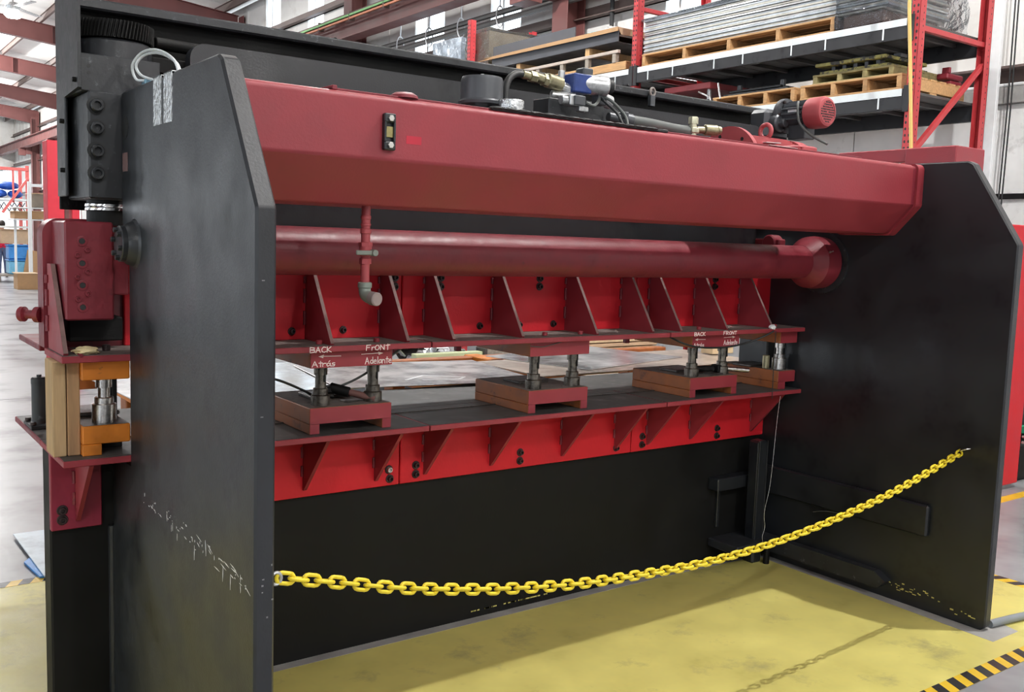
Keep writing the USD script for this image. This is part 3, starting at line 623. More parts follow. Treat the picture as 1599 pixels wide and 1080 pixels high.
def bolted(x, z, yf, w=True, mat=None, r=.011):
    b = pb.add('bolt', socket_bolt((x, yf, z), (0, -1, 0), r, .016), mat or bolt_dark)
    if w: pb.add('washer', washer((x, yf, z), (0, -1, 0), r * 1.55), bolt_dark, under=b)
for x in (1.29, 1.815, 2.022, 2.518, 3.03, 3.19, 3.61):
    bolted(x, 1.453, 3.262); bolted(x, 1.418, 3.262)
for x in (.695, ): bolted(x, 1.455, 3.262, r=.010)
for x in (1.397, 1.60, 2.215, 2.417, 2.60, 2.77, 3.35): bolted(x, 1.257, 3.262, r=.0095)
for x in (1.18, 1.43, 1.655, 2.43, 2.62, 3.34, 3.88): pb.add('ledge_bolt', cyl((x, 3.10, 1.2255), (x, 3.10, 1.24), .011, 16), red)
lb = pb.add('ledge_bolt', cyl((.735, 3.14, 1.2255), (.735, 3.14, 1.245), .012, 18), bolt_dark)
pb.add('weld', tube([(.64, 3.03, 1.226), (.64, 3.26, 1.226)], .006, 6), red_dark)
for x in (1.30, 1.87, 2.17, 2.72, 3.12, 3.67): pb.add('clamp_stud', bx(x - .012, x + .012, 3.34, 3.365, 1.145, 1.206, .003), red_dark)

for i, (a, b) in enumerate(SEG):                       # table below
    pb.add('table_lip', bx(a, b, 3.03, 3.39, .892, .912, .002), red)
    pb.add('table_surface', bx(a + .003, b - .003, 3.034, 3.388, .9115, .9132, 0), table_top, 'oily dark table surface')
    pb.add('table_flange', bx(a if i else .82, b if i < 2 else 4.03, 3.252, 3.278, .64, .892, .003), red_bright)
pb.add('table_flange', bx(.589, .742, 3.252, 3.278, .64, .892, .003), red_end, 'maroon outer end of the flange')  # deeper red than the inner stretch of the flange
pb.add('front_table', bx(.585, 4.262, 3.392, 3.86, .892, .912, .003), red_dark)
pb.add('table_surface', bx(.59, 4.258, 3.395, 3.855, .9115, .9128, 0), table_top)
pb.add('table_ledge_strip', bx(.84, 4.0, 3.30, 3.312, .912, .918, .001), dark_steel)
for x in (.668, 1.08, 1.447, 1.742, 1.962, 2.284, 2.669, 2.985, 3.19, 3.48, 3.93):
    g = pb.add('table_gusset', gusset([(3.254, .892), (3.254, .668), (3.244, .668), (3.052, .885), (3.052, .892)], x), red)
    for z0, z1 in ((.72, .76), (.79, .83), (.85, .875)):
        pb.add('weld', tube([(x - .010, 3.250, z0), (x - .010, 3.250, z1)], .006, 6), red_dark, under=g)
for x, zs in ((.622, (.675, .706)), (1.30, (.672, .708)), (1.804, (.668, )), (1.921, (.673, .709)), (2.437, (.671, .708)), (2.991, (.672,)), (3.155, (.671, .711)), (3.672, (.666, .705))):
    for z in zs: bolted(x, z, 3.252)
bolted(1.799, .705, 3.252, True, bolt_zinc)
bd = pb.add('bed', cat([bx(.59, 4.262, 3.279, 3.38, .0, .892, .006)]), black_old, 'black bed plate reaching to the floor')
pb.add('yellow_scuff', cat([(lambda q: bx(q, q + .006 + .02 * rng.random(), 3.2782, 3.28, (lambda h: 0)(0) or .03, .036, 0))(2.22 + rng.random() * .42) for k in range(26)]), yellow, 'yellow paint scuffs', under=bd, smooth=False, kind='stuff')
pb.add('yellow_scuff', cat([bx(XR - .0008, XR + .001, yy, yy + .004 + .016 * rng.random(), z, z + .003 + .004 * rng.random(), 0) for yy, z in [(2.55 - .011 * k + rng.gauss(0, .01), .055 + rng.random() * .035) for k in range(30)] + [(2.15 - .02 * k, .03 + rng.random() * .03) for k in range(6)]]), yellow, 'yellow paint scuffs near the floor', under=fl_r, smooth=False, kind='stuff')
# right frame: inner rail, foot gusset, corner pillar and stub channel
pb.add('inner_rail', bx(4.006, XR + .002, 2.29, 3.27, .345, .49, .008), black, 'black flat rail on the inner face', under=fl_r)
pb.add('foot_wedge', prism(Polygon([(2.52, .125), (3.27, .125), (3.27, .05), (2.50, .05), (2.46, .09)]), 'yz', 3.985, XR + .002), black_edge, 'tapered foot bracket', under=fl_r)
pb.add('corner_pillar', cat([bx(3.86, 3.93, 3.13, 3.20, .0, .64, .01), tube([(3.862, 3.128, .64), (3.858, 3.126, .3), (3.85, 3.12, .13)], .004), tube([(3.925, 3.13, .64), (3.925, 3.13, .12)], .003)]), black, under=bd)
pb.add('stub_channel', cat([bx(3.66, 4.03, 3.21, 3.28, .385, .45, .005), bx(3.72, 3.74, 3.262, 3.28, .18, .385, .003)]), black, under=bd)
pb.add('foot_plate', bx(3.68, 4.03, 3.08, 3.28, .085, .13, .006), black_edge, under=bd)
pb.add('foot_bolt', cyl((3.93, 3.10, .0), (3.93, 3.10, .09), .016, 12), black_old, under=bd)
pb.add('dangling_wire', tube(smoothpath([(3.86, 3.02, .89), (3.858, 3.03, .75), (3.85, 3.04, .45), (3.83, 3.05, .30), (3.84, 3.05, .22), (3.825, 3.05, .17), (3.84, 3.05, .13)]), .0016, 5), silver, under=bd)
pb.add('dangling_wire', tube(smoothpath([(4.02, 2.9, .31), (4.01, 2.82, .335), (4.02, 2.70, .345)]), .002, 5), hose_grey, under=bd)
# motors behind the tank
mo = pb.add('pump_motor', cat([cyl((3.215, 2.86, 1.962), (3.62, 2.86, 1.962), .112, 36), cat([bx(3.26, 3.56, 2.86 + .112 * math.cos(a) - .0025, 2.86 + .112 * math.cos(a) + .0025, 1.962 + .112 * math.sin(a) - .006, 1.962 + .138 * math.sin(a), 0) for a in np.linspace(.15, PI - .15, 22)]), bx(3.3, 3.5, 2.76, 2.96, 1.80, 1.88, .004)]), motor_red, 'large faded red pump motor behind the tank')
pb.add('motor_flange', lathe([(.163, 0), (.163, .022), (.15, .028), (0, .028)], (3.20, 2.86, 1.962), (1, 0, 0), 40), motor_red, under=mo)
for a in (1.2, 2.2, .4, 2.8): pb.add('bolt_hole', lathe([(.008, 0), (.008, .001), (0, .001)], (3.1995, 2.86 + .13 * math.cos(a), 1.962 + .13 * math.sin(a)), (-1, 0, 0), 12), rubber, under=mo)
pb.add('fan_cowl', lathe([(.135, 0), (.135, .06), (.12, .10), (.07, .12), (0, .122)], (3.58, 2.86, 1.962), (1, 0, 0), 36), motor_red, under=mo)
pb.add('lifting_eye', cat([tube([(3.44, 2.86 + .030 * math.cos(a), 2.125 + .030 * math.sin(a)) for a in np.linspace(0, 2 * PI, 25)], .010, 10), cyl((3.44, 2.86, 2.07), (3.44, 2.86, 2.097), .012)]), motor_red, under=mo)
pb.add('terminal_box', cat([bx(3.42, 3.54, 2.66, 2.78, 1.99, 2.055, .008), bx(3.43, 3.53, 2.648, 2.662, 1.985, 2.05, .004)]), motor_red, under=mo)
pb.add('paper_tag', prism(Polygon([(3.33, 2.76), (3.40, 2.74), (3.42, 2.80), (3.34, 2.83)]), 'xy', 2.062, 2.065), white_paint, 'white paper tag', under=mo)
g0 = np.array([3.96, 2.93, 2.270])
gm = pb.add('backgauge_motor', cat([cyl(g0 + (0, .09, 0), g0 + (0, .235, 0), .058, 28), cat([bx(g0[0] + .06 * math.cos(a) - .0025, g0[0] + .06 * math.cos(a) + .0025, g0[1] + .09, g0[1] + .22, g0[2] + .056 * math.sin(a), g0[2] + .068 * math.sin(a), 0) for a in np.linspace(.1, PI - .1, 10)]), bx(g0[0] - .068, g0[0] + .068, g0[1] + .1, g0[1] + .22, g0[2] - .004, g0[2] + .004, .001), bx(g0[0] - .068, g0[0] + .068, g0[1] + .1, g0[1] + .22, g0[2] + .02, g0[2] + .027, .001), bx(g0[0] - .066, g0[0] + .066, g0[1] + .1, g0[1] + .22, g0[2] - .03, g0[2] - .022, .001)]), gunmetal, 'dark grey finned gear motor with a red fan cover')
fcv = pb.add('fan_cover', lathe([(.073, 0), (.075, .02), (.075, .075), (.066, .092), (.056, .096), (.056, .093), (0, .093)], g0 + (0, .09, 0), (0, -1, 0), 36), motor_red, under=gm)
gr = []
for iz in range(-4, 5):
    for ix in range(-4, 5):
        if ix * ix + iz * iz <= 17 and (ix, iz) != (0, 0): gr.append(bx(g0[0] + ix * .0115 - .0037, g0[0] + ix * .0115 + .0037, g0[1] - .0045, g0[1] - .003, g0[2] + iz * .0115 - .003, g0[2] + iz * .0115 + .003, 0))
pb.add('fan_grille', cat(gr), rubber, under=gm, smooth=False, kind='stuff')
pb.add('motor_flange', lathe([(.084, 0), (.086, .006), (.086, .022), (.08, .028), (0, .028)], g0 + (0, .232, 0), (0, 1, 0), 36), gunmetal, under=gm)
for k in range(6): pb.add('bolt', hexnut(g0 + (.072 * math.cos(k * PI / 3), .232, .072 * math.sin(k * PI / 3)), (0, -1, 0), .008, .012), bolt_dark, under=gm)
pb.add('gearbox', cat([bx(g0[0] - .12, g0[0] + .06, g0[1] + .26, g0[1] + .38, g0[2] - .12, g0[2] + .03, .02), cyl(g0 + (-.06, .27, -.04), g0 + (-.06, .22, -.04), .045, 24), cyl(g0 + (-.06, .23, -.04), g0 + (-.06, .19, -.04), .022, 18)]), gunmetal, under=gm)
pb.add('nameplate', bx(g0[0] - .0595, g0[0] - .0560, g0[1] + .13, g0[1] + .185, g0[2] + .004, g0[2] + .024, 0), white_paint, under=gm)
pb.add('motor_cable', tube(smoothpath([g0 + (-.05, .13, .055), g0 + (-.068, .12, .03), g0 + (-.072, .10, -.05), g0 + (-.04, .05, -.11), g0 + (.02, 0, -.15)]), .006), hose_grey, under=gm)
pb.add('junction_box', bx(g0[0] - .03, g0[0] + .05, g0[1] + .1, g0[1] + .2, g0[2] - .12, g0[2] - .05, .004), gunmetal, under=gm)
pb.add('motor_bracket', cat([bx(3.9, 4.06, 3.17, 3.40, 2.10, 2.15, .004), bx(3.75, 4.06, 3.18, 3.2, 1.9, 2.15, .004)]), black, under=gm)

# ------------------------------------------------------------------ handwritten words
GL = {'B': [[(0, 0), (0, 1), (.55, .9), (.55, .6), (0, .52), (.62, .42), (.6, .08), (0, 0)]], 'A': [[(0, 0), (.3, 1), (.62, 0)], [(.12, .38), (.52, .38)]],
      'C': [[(.6, .9), (.3, 1), (.03, .6), (.1, .12), (.4, 0), (.62, .15)]], 'K': [[(0, 0), (.03, 1)], [(.55, 1), (.05, .45), (.6, 0)]],
      'F': [[(0, 0), (.04, 1), (.6, 1.02)], [(.02, .55), (.45, .56)]], 'r': [[(0, 0), (.02, .6)], [(.02, .4), (.2, .6), (.42, .58)]],
      'R': [[(0, 0), (0, 1), (.5, .9), (.5, .58), (.02, .5), (.55, 0)]], 'O': [[(.3, .95), (.02, .6), (.1, .1), (.42, .02), (.62, .4), (.52, .88), (.3, .95)]],
      'N': [[(0, 0), (.03, .95), (.55, .05), (.58, 1)]], 'T': [[(.3, 0), (.3, 1.05)], [(0, .85), (.62, .9)]], 't': [[(.2, 0), (.2, 1)], [(0, .66), (.42, .68)]],
      'a': [[(.45, .5), (.2, .62), (.02, .3), (.15, .02), (.4, .2), (.46, .58), (.46, .1), (.56, .02)]], 's': [[(.4, .58), (.15, .6), (.08, .4), (.4, .25), (.3, .02), (.02, .06)]],
      "'": [[(.1, .85), (.22, 1.02)]], 'd': [[(.45, .5), (.2, .6), (.03, .28), (.2, .02), (.45, .2)], [(.47, 1.05), (.47, .02)]],
      'e': [[(.05, .32), (.46, .36), (.35, .6), (.1, .55), (.03, .2), (.2, .02), (.48, .08)]], 'l': [[(.1, 0), (.1, 1.05)]], 'n': [[(0, 0), (.02, .6)], [(.02, .4), (.25, .6), (.42, .45), (.45, 0)]]}
WID = {'l': .25, "'": 0.0, 'r': .45, 't': .45}
def written(word, x0, z0, h, y, width):
    """brush strokes of a word on a plane facing -y"""
    x = 0.0; segs = []
    for ch in word:
        for st in GL[ch]: segs.append([(x + a - (.42 if ch == "'" else 0), b) for a, b in st])
        x += WID.get(ch, .78 if ch.isupper() else .60)
    k = width / max(x - .12, .1)
    u = unary_union([LineString([(x0 + a * k, z0 + b * h) for a, b in s]).buffer(.0017, cap_style=1, resolution=2) for s in segs])
    return prism(u, 'xz', y - .0006, y)
def arrow(x0, x1, z, y):
    s = 1 if x1 > x0 else -1
    u = unary_union([LineString([(x0, z - .001), (x1 - s * .008, z + .001)]).buffer(.0015), Polygon([(x1, z), (x1 - s * .021, z + .0065), (x1 - s * .018, z - .0065)])])
    return prism(u, 'xz', y - .0006, y)

# ------------------------------------------------------------------ notching dies between ram and table
def die(label, x0, x1, rearmat, sidemat, words=None, posts=(.065, .272), y0=3.07, y1=3.46, foot=True, big=False):
    t = T('die_set', label, 'die set', ((x0 + x1) / 2, (y0 + y1) / 2, .9132))
    c = sidemat
    lw = t.add('lower_block', bx(x0, x1, y0 + .001, y1, .948, 1.005, .003), c)
    t.add('block_top', bx(x0 + .004, x1 - .004, y0 + .004, y1 - .004, 1.0045, 1.0060, 0), lip_top if rearmat is red else dark_steel, under=lw)
    fw = .037 if not big else .055
    t.add('foot', bx(x0, x0 + fw, y0 + .001, y1, .9132, .948, .002), c)
    if foot: t.add('foot', bx(x1 - fw, x1, y0 + .001, y1, .9132, .948, .002), c)
    else: t.add('foot', bx(x1 - fw, x1, y0 + .10, y1, .9132, .948, .002), black_old)
    up = t.add('upper_block', bx(x0, x1, y0 + .001, y1, 1.145, 1.2045, .003), c)
    if rearmat is not sidemat:
        t.add('painted_face', bx(x0 + .001, x1 - .001, y0, y0 + .002, .949, 1.004, 0), rearmat, 'red oversprayed rear face', under=lw)
        t.add('painted_face', bx(x0 + .001, x1 - .001, y0, y0 + .002, 1.146, 1.2035, 0), rearmat, 'red oversprayed rear face', under=up)
        t.add('painted_face', bx(x0 + .001, x0 + fw - .001, y0, y0 + .002, .914, .948, 0), rearmat, under=lw)
        if foot: t.add('painted_face', bx(x1 - fw + .001, x1 - .001, y0, y0 + .002, .914, .948, 0), rearmat, under=lw)
    for i, dx_ in enumerate(posts):
        for row in (0,):
            px, py = x0 + dx_, y0 + .058 + row * .26
            r = .034 if not big else .036
            mt = post_steel if not big else steel
            p_ = t.add('guide_post', cyl((px, py, 1.0), (px, py, 1.147), .0195 if not big else .018, 24, 0), mt)
            t.add('bushing', lathe([(r, 0), (r, .036 if not big else .058), (r * .78, .039 if not big else .06), (r * .78, .060 if not big else .078), (r * .7, .062 if not big else .08), (.0195, .062 if not big else .08)], (px, py, 1.005), (0, 0, 1), 28), mt, under=p_)
            t.add('upper_bushing', lathe([(.024, 0), (.024, .03), (.0195, .03)], (px, py, 1.115), (0, 0, 1), 24), mt, under=p_)
            if not big:
                t.add('guide_slot', bx(px + .004, px + .008, py - .026, py - .018, 1.09, 1.14, 0), rubber, under=p_)
    t.add('die_insert', bx((x0 + x1) / 2 - .08, (x0 + x1) / 2 + .08, y0 + .17, y0 + .29, 1.005, 1.018, .003), dark_steel)
    return t, up
dL, _ = die('bright orange die set at the open left end beside the timber posts', .648, .787, orange, orange, posts=(.075,), foot=False, big=True)
dL.add('rear_column', cyl((.76, 3.22, 1.0), (.76, 3.22, 1.147), .024, 20, 0), black_old)
d1, u1 = die('red-faced die set nearest the left frame, with clear lettering Atrás and Adelante', 1.385, 1.705, red, orange_dull)
d2, u2 = die('red-faced die set in the middle of the table, without writing', 2.335, 2.648, red, orange_dull)
d3, u3 = die('red-faced die set with faint small lettering, second from the right frame', 3.27, 3.59, red, orange_dull)
d4, _ = die('die set against the right frame with one red corner and bright chromed post', 3.90, 4.028, red, orange_dull, posts=(.07,), foot=False, big=True)
d4.add('rear_column', cyl((4.0, 3.2, 1.0), (4.0, 3.2, 1.147), .03, 20, 0), black_old)
d4.add('spring_post', cyl((3.90 + .02, 3.17, 1.006), (3.90 + .02, 3.17, 1.075), .018, 16), brass)
Y1 = 3.07
d1.add('lettering', written("Atra's", 1.391, 1.1505, .019, Y1, .088), chalk, 'handwritten word Atrás', under=u1, smooth=False)
d1.add('lettering', written('Adelante', 1.595, 1.1515, .023, Y1, .106), chalk, 'handwritten word Adelante', under=u1, smooth=False)
d1.add('lettering', arrow(1.499, 1.414, 1.186, Y1), chalk, 'hand-drawn arrow pointing left', under=u1, smooth=False)
d1.add('lettering', arrow(1.580, 1.667, 1.1885, Y1), chalk, 'hand-drawn arrow pointing right', under=u1, smooth=False)
pb.add('lettering', written('BACK', 1.365, 1.2055, .0185, 3.03, .080), chalk, 'handwritten word BACK on the ledge', smooth=False)
pb.add('lettering', written('FrONT', 1.578, 1.2055, .0185, 3.03, .095), chalk, 'handwritten word FRONT on the ledge', smooth=False)
d3.add('lettering', written("Atra's", 3.278, 1.1495, .017, Y1, .07), chalk, 'small handwritten word Atrás', under=u3, smooth=False)
d3.add('lettering', written('Adelante', 3.482, 1.1525, .022, Y1, .095), chalk, 'small handwritten word Adelante', under=u3, smooth=False)
d3.add('lettering', arrow(3.355, 3.285, 1.184, Y1), chalk, 'hand-drawn arrow pointing left', under=u3, smooth=False)
d3.add('lettering', arrow(3.482, 3.560, 1.1885, Y1), chalk, 'hand-drawn arrow pointing right', under=u3, smooth=False)
pb.add('lettering', written('BACK', 3.238, 1.206, .016, 3.03, .072), chalk, 'small handwritten word BACK on the ledge', smooth=False)
pb.add('lettering', written('FRONT', 3.432, 1.206, .016, 3.03, .092), chalk, 'small handwritten word FRONT on the ledge', smooth=False)

# things lying on the dies and the table
ts = T('toggle_clamp', 'black toggle clamp with a round handle lying on the first red die block', 'clamp', (1.6, 3.16, 1.006))
ts.add('base', bx(1.545, 1.625, 3.13, 3.17, 1.006, 1.012, .002), dark_steel)
ts.add('lever', cat([cyl((1.53, 3.22, 1.05), (1.585, 3.17, 1.035), .019, 14), bx(1.50, 1.55, 3.20, 3.25, 1.03, 1.055, .006), cyl((1.46, 3.20, 1.03), (1.53, 3.19, 1.022), .010, 12)]), black_old)
ts.add('handle', cyl((1.585, 3.17, 1.035), (1.655, 3.10, 1.018), .013, 14), MAT('worn_handle', (.18, .085, .075), .6))
t2_ = T('toggle_clamp', 'black toggle clamp with a steel bar lying on the third red die block', 'clamp', (3.5, 3.16, 1.006))
t2_.add('base', bx(3.44, 3.53, 3.10, 3.15, 1.006, 1.014, .002), dark_steel)
t2_.add('lever', cat([cyl((3.39, 3.17, 1.03), (3.53, 3.14, 1.03), .014, 14), bx(3.50, 3.53, 3.11, 3.16, 1.014, 1.05, .004), cyl((3.36, 3.14, 1.04), (3.44, 3.12, 1.03), .009, 12)]), black_old)
t2_.add('bar', cyl((3.52, 3.12, 1.034), (3.66, 3.06, 1.024), .011, 14), steel)
def cable(name, pts, r, label, m=rubber): solo(name, tube(smoothpath(pts, 10), r, 7), m, label, 'cable')
cable('air_cable', [(1.20, 3.12, 1.13), (1.30, 3.13, 1.10), (1.40, 3.15, 1.055), (1.46, 3.20, 1.025), (1.50, 3.22, 1.03)], .0045, 'dark cable sagging down from behind the left frame onto the first die block')
cable('air_cable', [(1.53, 3.22, 1.04), (1.60, 3.18, 1.075), (1.66, 3.14, 1.12), (1.72, 3.12, 1.165), (1.80, 3.14, 1.205)], .0045, 'grey cable rising to the right past the word Adelante', hose_grey)
cable('air_cable', [(3.14, 3.09, 1.20), (3.22, 3.06, 1.165), (3.34, 3.062, 1.146), (3.50, 3.062, 1.143), (3.64, 3.06, 1.16), (3.72, 3.03, 1.19), (3.78, 3.02, 1.215)], .0045, 'black cable drooping under the small lettering')
cable('air_cable', [(2.33, 3.064, 1.19), (2.40, 3.065, 1.185), (2.5, 3.066, 1.203)], .002, 'thin pale cable crossing the middle upper block', hose_grey)
cable('plumb_cord', [(3.80, 3.024, 1.215), (3.80, 3.024, 1.05), (3.80, 3.022, .88)], .0022, 'thin dark cord hanging from the ledge past the table on the right')
rg = solo('rag', blob((.662, 3.075, 1.236), (.036, .026, .013), 3, .45), cream, 'crumpled cream rag on the left end of the upper ledge', 'rag')
solo('rag', blob((3.785, 3.035, 1.232), (.022, .014, .012), 9, .4), white_paint, 'small white rag on the right end of the upper ledge', 'rag')
solo('timber_post', bx(.570, .6085, 3.095, 3.20, .9135, 1.2045, .003), MAT('tan_timber', (.46, .31, .165), .75, var=.22, scale=8, stretch=(6, 6, .6), wear=(.20, .12, .06), wscale=5, wlo=.6, whi=.8), 'pale timber post propped at the open end, outermost of the two', 'timber')
solo('timber_post', bx(.611, .6475, 3.095, 3.20, .9135, 1.2045, .003), MAT('brown_timber', (.38, .22, .11), .75, var=.25, scale=8, stretch=(6, 6, .6), wear=(.16, .09, .05), wscale=5, wlo=.6, whi=.8), 'browner timber post propped beside the orange die set', 'timber')
ac = T('gas_spring', 'black upright gas spring standing on the front of the table at the left end', 'gas spring', (.628, 3.63, .913))
ac.add('base_plate', bx(.588, .683, 3.56, 3.70, .913, .925, .002), black)
ac.add('cylinder', lathe([(.029, 0), (.0255, .012), (.0255, .135), (.0265, .138), (.0265, .155), (.022, .160), (.008, .161), (.008, .168), (0, .168)], (.628, 3.63, .925), (0, 0, 1), 28), black_edge)
for dx_, dy_ in ((-.036, -.05), (.036, -.05), (-.036, .05), (.036, .05)): ac.add('bolt', cyl((.635 + dx_, 3.63 + dy_, .925), (.635 + dx_, 3.63 + dy_, .937), .010, 14), bolt_dark)

# ------------------------------------------------------------------ yellow barrier chain
A, B = np.array([.838, 2.02, .824]), np.array([4.028, 2.172, .76])
pts = np.array([(.838, 2.02, .824), (.978, 2.027, .786), (1.157, 2.036, .735), (1.355, 2.046, .690), (1.529, 2.054, .657), (1.769, 2.066, .621), (2.038, 2.079, .596), (2.341, 2.094, .577), (2.684, 2.111, .578), (3.074, 2.130, .604), (3.52, 2.152, .657), (4.028, 2.172, .757)])
path = smoothpath(pts, 30)
s = np.r_[0, np.cumsum(np.linalg.norm(np.diff(path, axis=0), axis=1))]
PITCH = .0344
ch = T('barrier_chain', 'yellow plastic barrier chain slung across the back of the press between the two side plates', 'chain', (2.43, 2.1, .6))
def link(c, d, roll, L=.055, W=.034, r=.0052):
    u, w, d = frame_of(d); q = np.cos(roll) * w + np.sin(roll) * u
    h, k = (L - W) / 2, W / 2 - r; P = []
    for a in np.linspace(-PI / 2, PI / 2, 7): P.append((h + k * math.cos(a), k * math.sin(a)))
    for a in np.linspace(PI / 2, 3 * PI / 2, 7): P.append((-h + k * math.cos(a), k * math.sin(a)))
    P.append(P[0])
    return tube([c + d * a + q * b for a, b in P], r, 7, cap=False)
n_l = int(s[-1] / PITCH)
for k in range(n_l):
    sc_ = (k + .5) * s[-1] / n_l
    c = np.array([np.interp(sc_, s, path[:, i]) for i in range(3)])
    d = np.array([np.interp(sc_ + .01, s, path[:, i]) - np.interp(sc_ - .01, s, path[:, i]) for i in range(3)])
    tw = math.radians(6 + 17 * math.sin(k * .09))
    ch.add('link', link(c, d, (tw if k % 2 == 0 else tw + PI / 2)), chain_y, smooth=60)
ch.add('hook', cat([tube([A + (-.006 + .012 * math.cos(a) , -.002, .014 * math.sin(a)) for a in np.linspace(-2.4, 2.6, 16)], .004, 8), tube([A + (-.012, -.002, 0), A + (-.016, 0, 0)], .005, 8)]), silver, 'grey hook at the left plate')
ch.add('hook', cat([tube(smoothpath([B + (.006, -.035, .018), B + (-.006, -.025, .016), B + (-.012, -.005, .008), B + (-.014, .012, -.002), B + (-.008, .018, -.01)]), .004, 8)]), steel, 'steel wire hook at the right plate')

# ================================================================== behind the press: pallet rack on the right wall
rk = T('pallet_rack', 'tall red and black pallet rack along the right wall', 'pallet rack', (7.75, 7.8, 0))
RX0, RX1 = 7.2, 8.3
def upright(y, top, front=True):
    w = .076
    for x0, x1 in ((RX0, RX0 + .085), (RX1 - .085, RX1)):
        u = rk.add('upright', cat([bx(x0, x1, y - w / 2, y - w / 2 + .004, 0, top, .001), bx(x0, x1, y + w / 2 - .004, y + w / 2, 0, top, .001), bx(x0, x0 + .004, y - w / 2, y + w / 2, 0, top, .001) if x0 == RX0 else bx(x1 - .004, x1, y - w / 2, y + w / 2, 0, top, .001)]), rack_red)
        hs = []
        z = 2.2
        while z < top - .05:
            for k in (-.018, .018):
                d = -1 if x0 == RX0 else 1
                xf = x0 if x0 == RX0 else x1
                hs.append(prism(Polygon([(y + k - .006, z), (y + k + .006, z), (y + k + .0085, z + .016), (y + k, z + .024), (y + k - .0085, z + .016)]), 'yz', min(xf, xf + d * .0008), max(xf, xf + d * .0008)))
            hs.append(bx(x0 + .050, x0 + .058, y - w / 2 - .0008, y - w / 2, z, z + .014, 0))
            z += .0508
        rk.add('slot', cat(hs), rubber, 'rows of teardrop slots', under=u, smooth=False, kind='stuff')
    def brace(za, zb):
        p, q = np.array([RX0 + .05, y, za]), np.array([RX1 - .05, y, zb]); d = q - p; L = np.linalg.norm(d); a = math.degrees(math.atan2(d[2], d[0]))
        b = bx(0, L, -.02, .02, -.022, .022, .003); b = rot(b, -a, (0, 1, 0)); return mv(b, p)
    for za, zb in ((3.42, 3.42), (2.40, 3.25), (2.3, 1.5), (1.4, .6), (.25, .25)): rk.add('brace', brace(za, zb), rack_red)
    if top > 4.3: rk.add('brace', brace(min(top - .2, 4.12), min(top - .2, 4.12)), rack_red)
for y, top in ((4.55, 5.2), (7.82, 5.2), (11.05, 4.52), (14.3, 3.55)): upright(y, top)
for ya, yb in ((4.60, 7.77), (7.87, 11.0), (11.1, 14.25)):
    for zt in ((3.50, 2.945) if ya < 5 else (3.50, 2.5)):
        for x0 in (RX0 - .004, RX1 - .05):
            b = rk.add('beam', bx(x0, x0 + .05, ya, yb, zt - .165, zt - .004, .004), rack_black, 'black load beam')
            if x0 < 8:
                rk.add('price_strip', bx(x0 - .003, x0, ya + .02, yb - .02, zt - .062, zt - .004, .0005), label_white, 'pale strip along the beam', under=b)
                for q in range(7): rk.add('strip_clip', bx(x0 - .004, x0, ya + .22 + .46 * q + .1 * (q % 2), ya + .235 + .46 * q + .1 * (q % 2), zt - .15, zt - .004, .0005), label_white, under=b)
                for e in (ya - .045, yb - .005): rk.add('beam_connector', bx(x0 - .006, x0 + .04, e, e + .05, zt - .19, zt + .02, .003), rack_black, under=b)
        n = 7
        for q in range(n):
            y0 = ya + (yb - ya) * q / n
            rk.add('deck_panel', bx(RX0 + .045, RX1 - .05, y0 + .006, y0 + (yb - ya) / n - .006, zt - .03, zt - .008, .002), deck_grey)
            rk.add('deck_rib', bx(RX0 + .05, RX1 - .05, y0 + .20, y0 + .235, zt - .065, zt - .03, .003), deck_grey)

def pallet(name, label, x0, x1, y0, y1, z0, mat, h=.13, nb=4, group=None):
    t = T(name, label, 'pallet', ((x0 + x1) / 2, (y0 + y1) / 2, z0), group)
    for k in range(nb):
        y = y0 + (y1 - y0 - .05) * k / (nb - 1)
        t.add('stringer', bx(x0, x1, y, y + .045, z0 + .018, z0 + h - .018, .003), mat)
    for k, (a, b) in enumerate(((x0, x0 + .10), ((x0 + x1) / 2 - .05, (x0 + x1) / 2 + .05), (x1 - .1, x1))):
        t.add('bottom_board', bx(a, b, y0, y1, z0, z0 + .018, .002), mat)
    n = 7
    for k in range(n):
        a = x0 + (x1 - x0 - .10) * k / (n - 1)
        t.add('deck_board', bx(a, a + .095, y0, y1, z0 + h - .018, z0 + h, .002), mat)
    return t
pallet('pallet', 'long new timber pallet on the upper rack shelf under the wrapped sheet stack', 7.24, 8.2, 5.34, 7.74, 3.502, wood_h, nb=5)
# wrapped stack of sheets: every sheet bundle is a layer
ss = T('sheet_stack', 'tall stack of pale metal sheets shrink-wrapped on the upper rack shelf', 'sheet stack', (7.7, 6.2, 3.634))
z = 3.634
for k in range(17):
    h = .0205; o = rng.uniform(-.012, .012); e = rng.uniform(-.03, .03)
    ss.add('sheet', bx(7.26 + o, 8.18, 4.86 + e, 7.74 + e * .5, z, z + h * .86, .002), [stack_pale, stack_blue, stack_pale, stack_blue, alu][k % 5])
    z += h
wr_ = crumple(7.215, 8.24, 4.70, 5.32, 3.51, 3.99, .03, 5, scale=7)
ss.add('shrink_wrap', wr_, film_m, 'loose clear shrink wrap at the near end')
ss.add('top_wrap', crumple(7.235, 8.2, 5.3, 7.76, 3.975, 3.995, .012, 8, scale=9), film_m, 'clear film over the top')
ss.add('core_board', bx(7.3, 8.1, 4.9, 5.3, 3.51, 3.63, .01), MAT('brown_board', (.22, .14, .12), .7))
pallet('pallet', 'timber pallet on the lower rack shelf behind the red pump motor', 7.24, 8.2, 5.72, 6.70, 2.948, wood_h)
pallet('pallet', 'timber pallet on the lower rack shelf next to the near red upright', 7.24, 8.2, 4.66, 5.66, 2.948, wood_h)
pallet('pallet', 'small weathered yellowish pallet stacked on top of the near lower pallet', 7.30, 8.0, 4.78, 5.58, 3.079, MAT('mossy_timber', (.30, .26, .12), .8, var=.4, scale=14), h=.09)
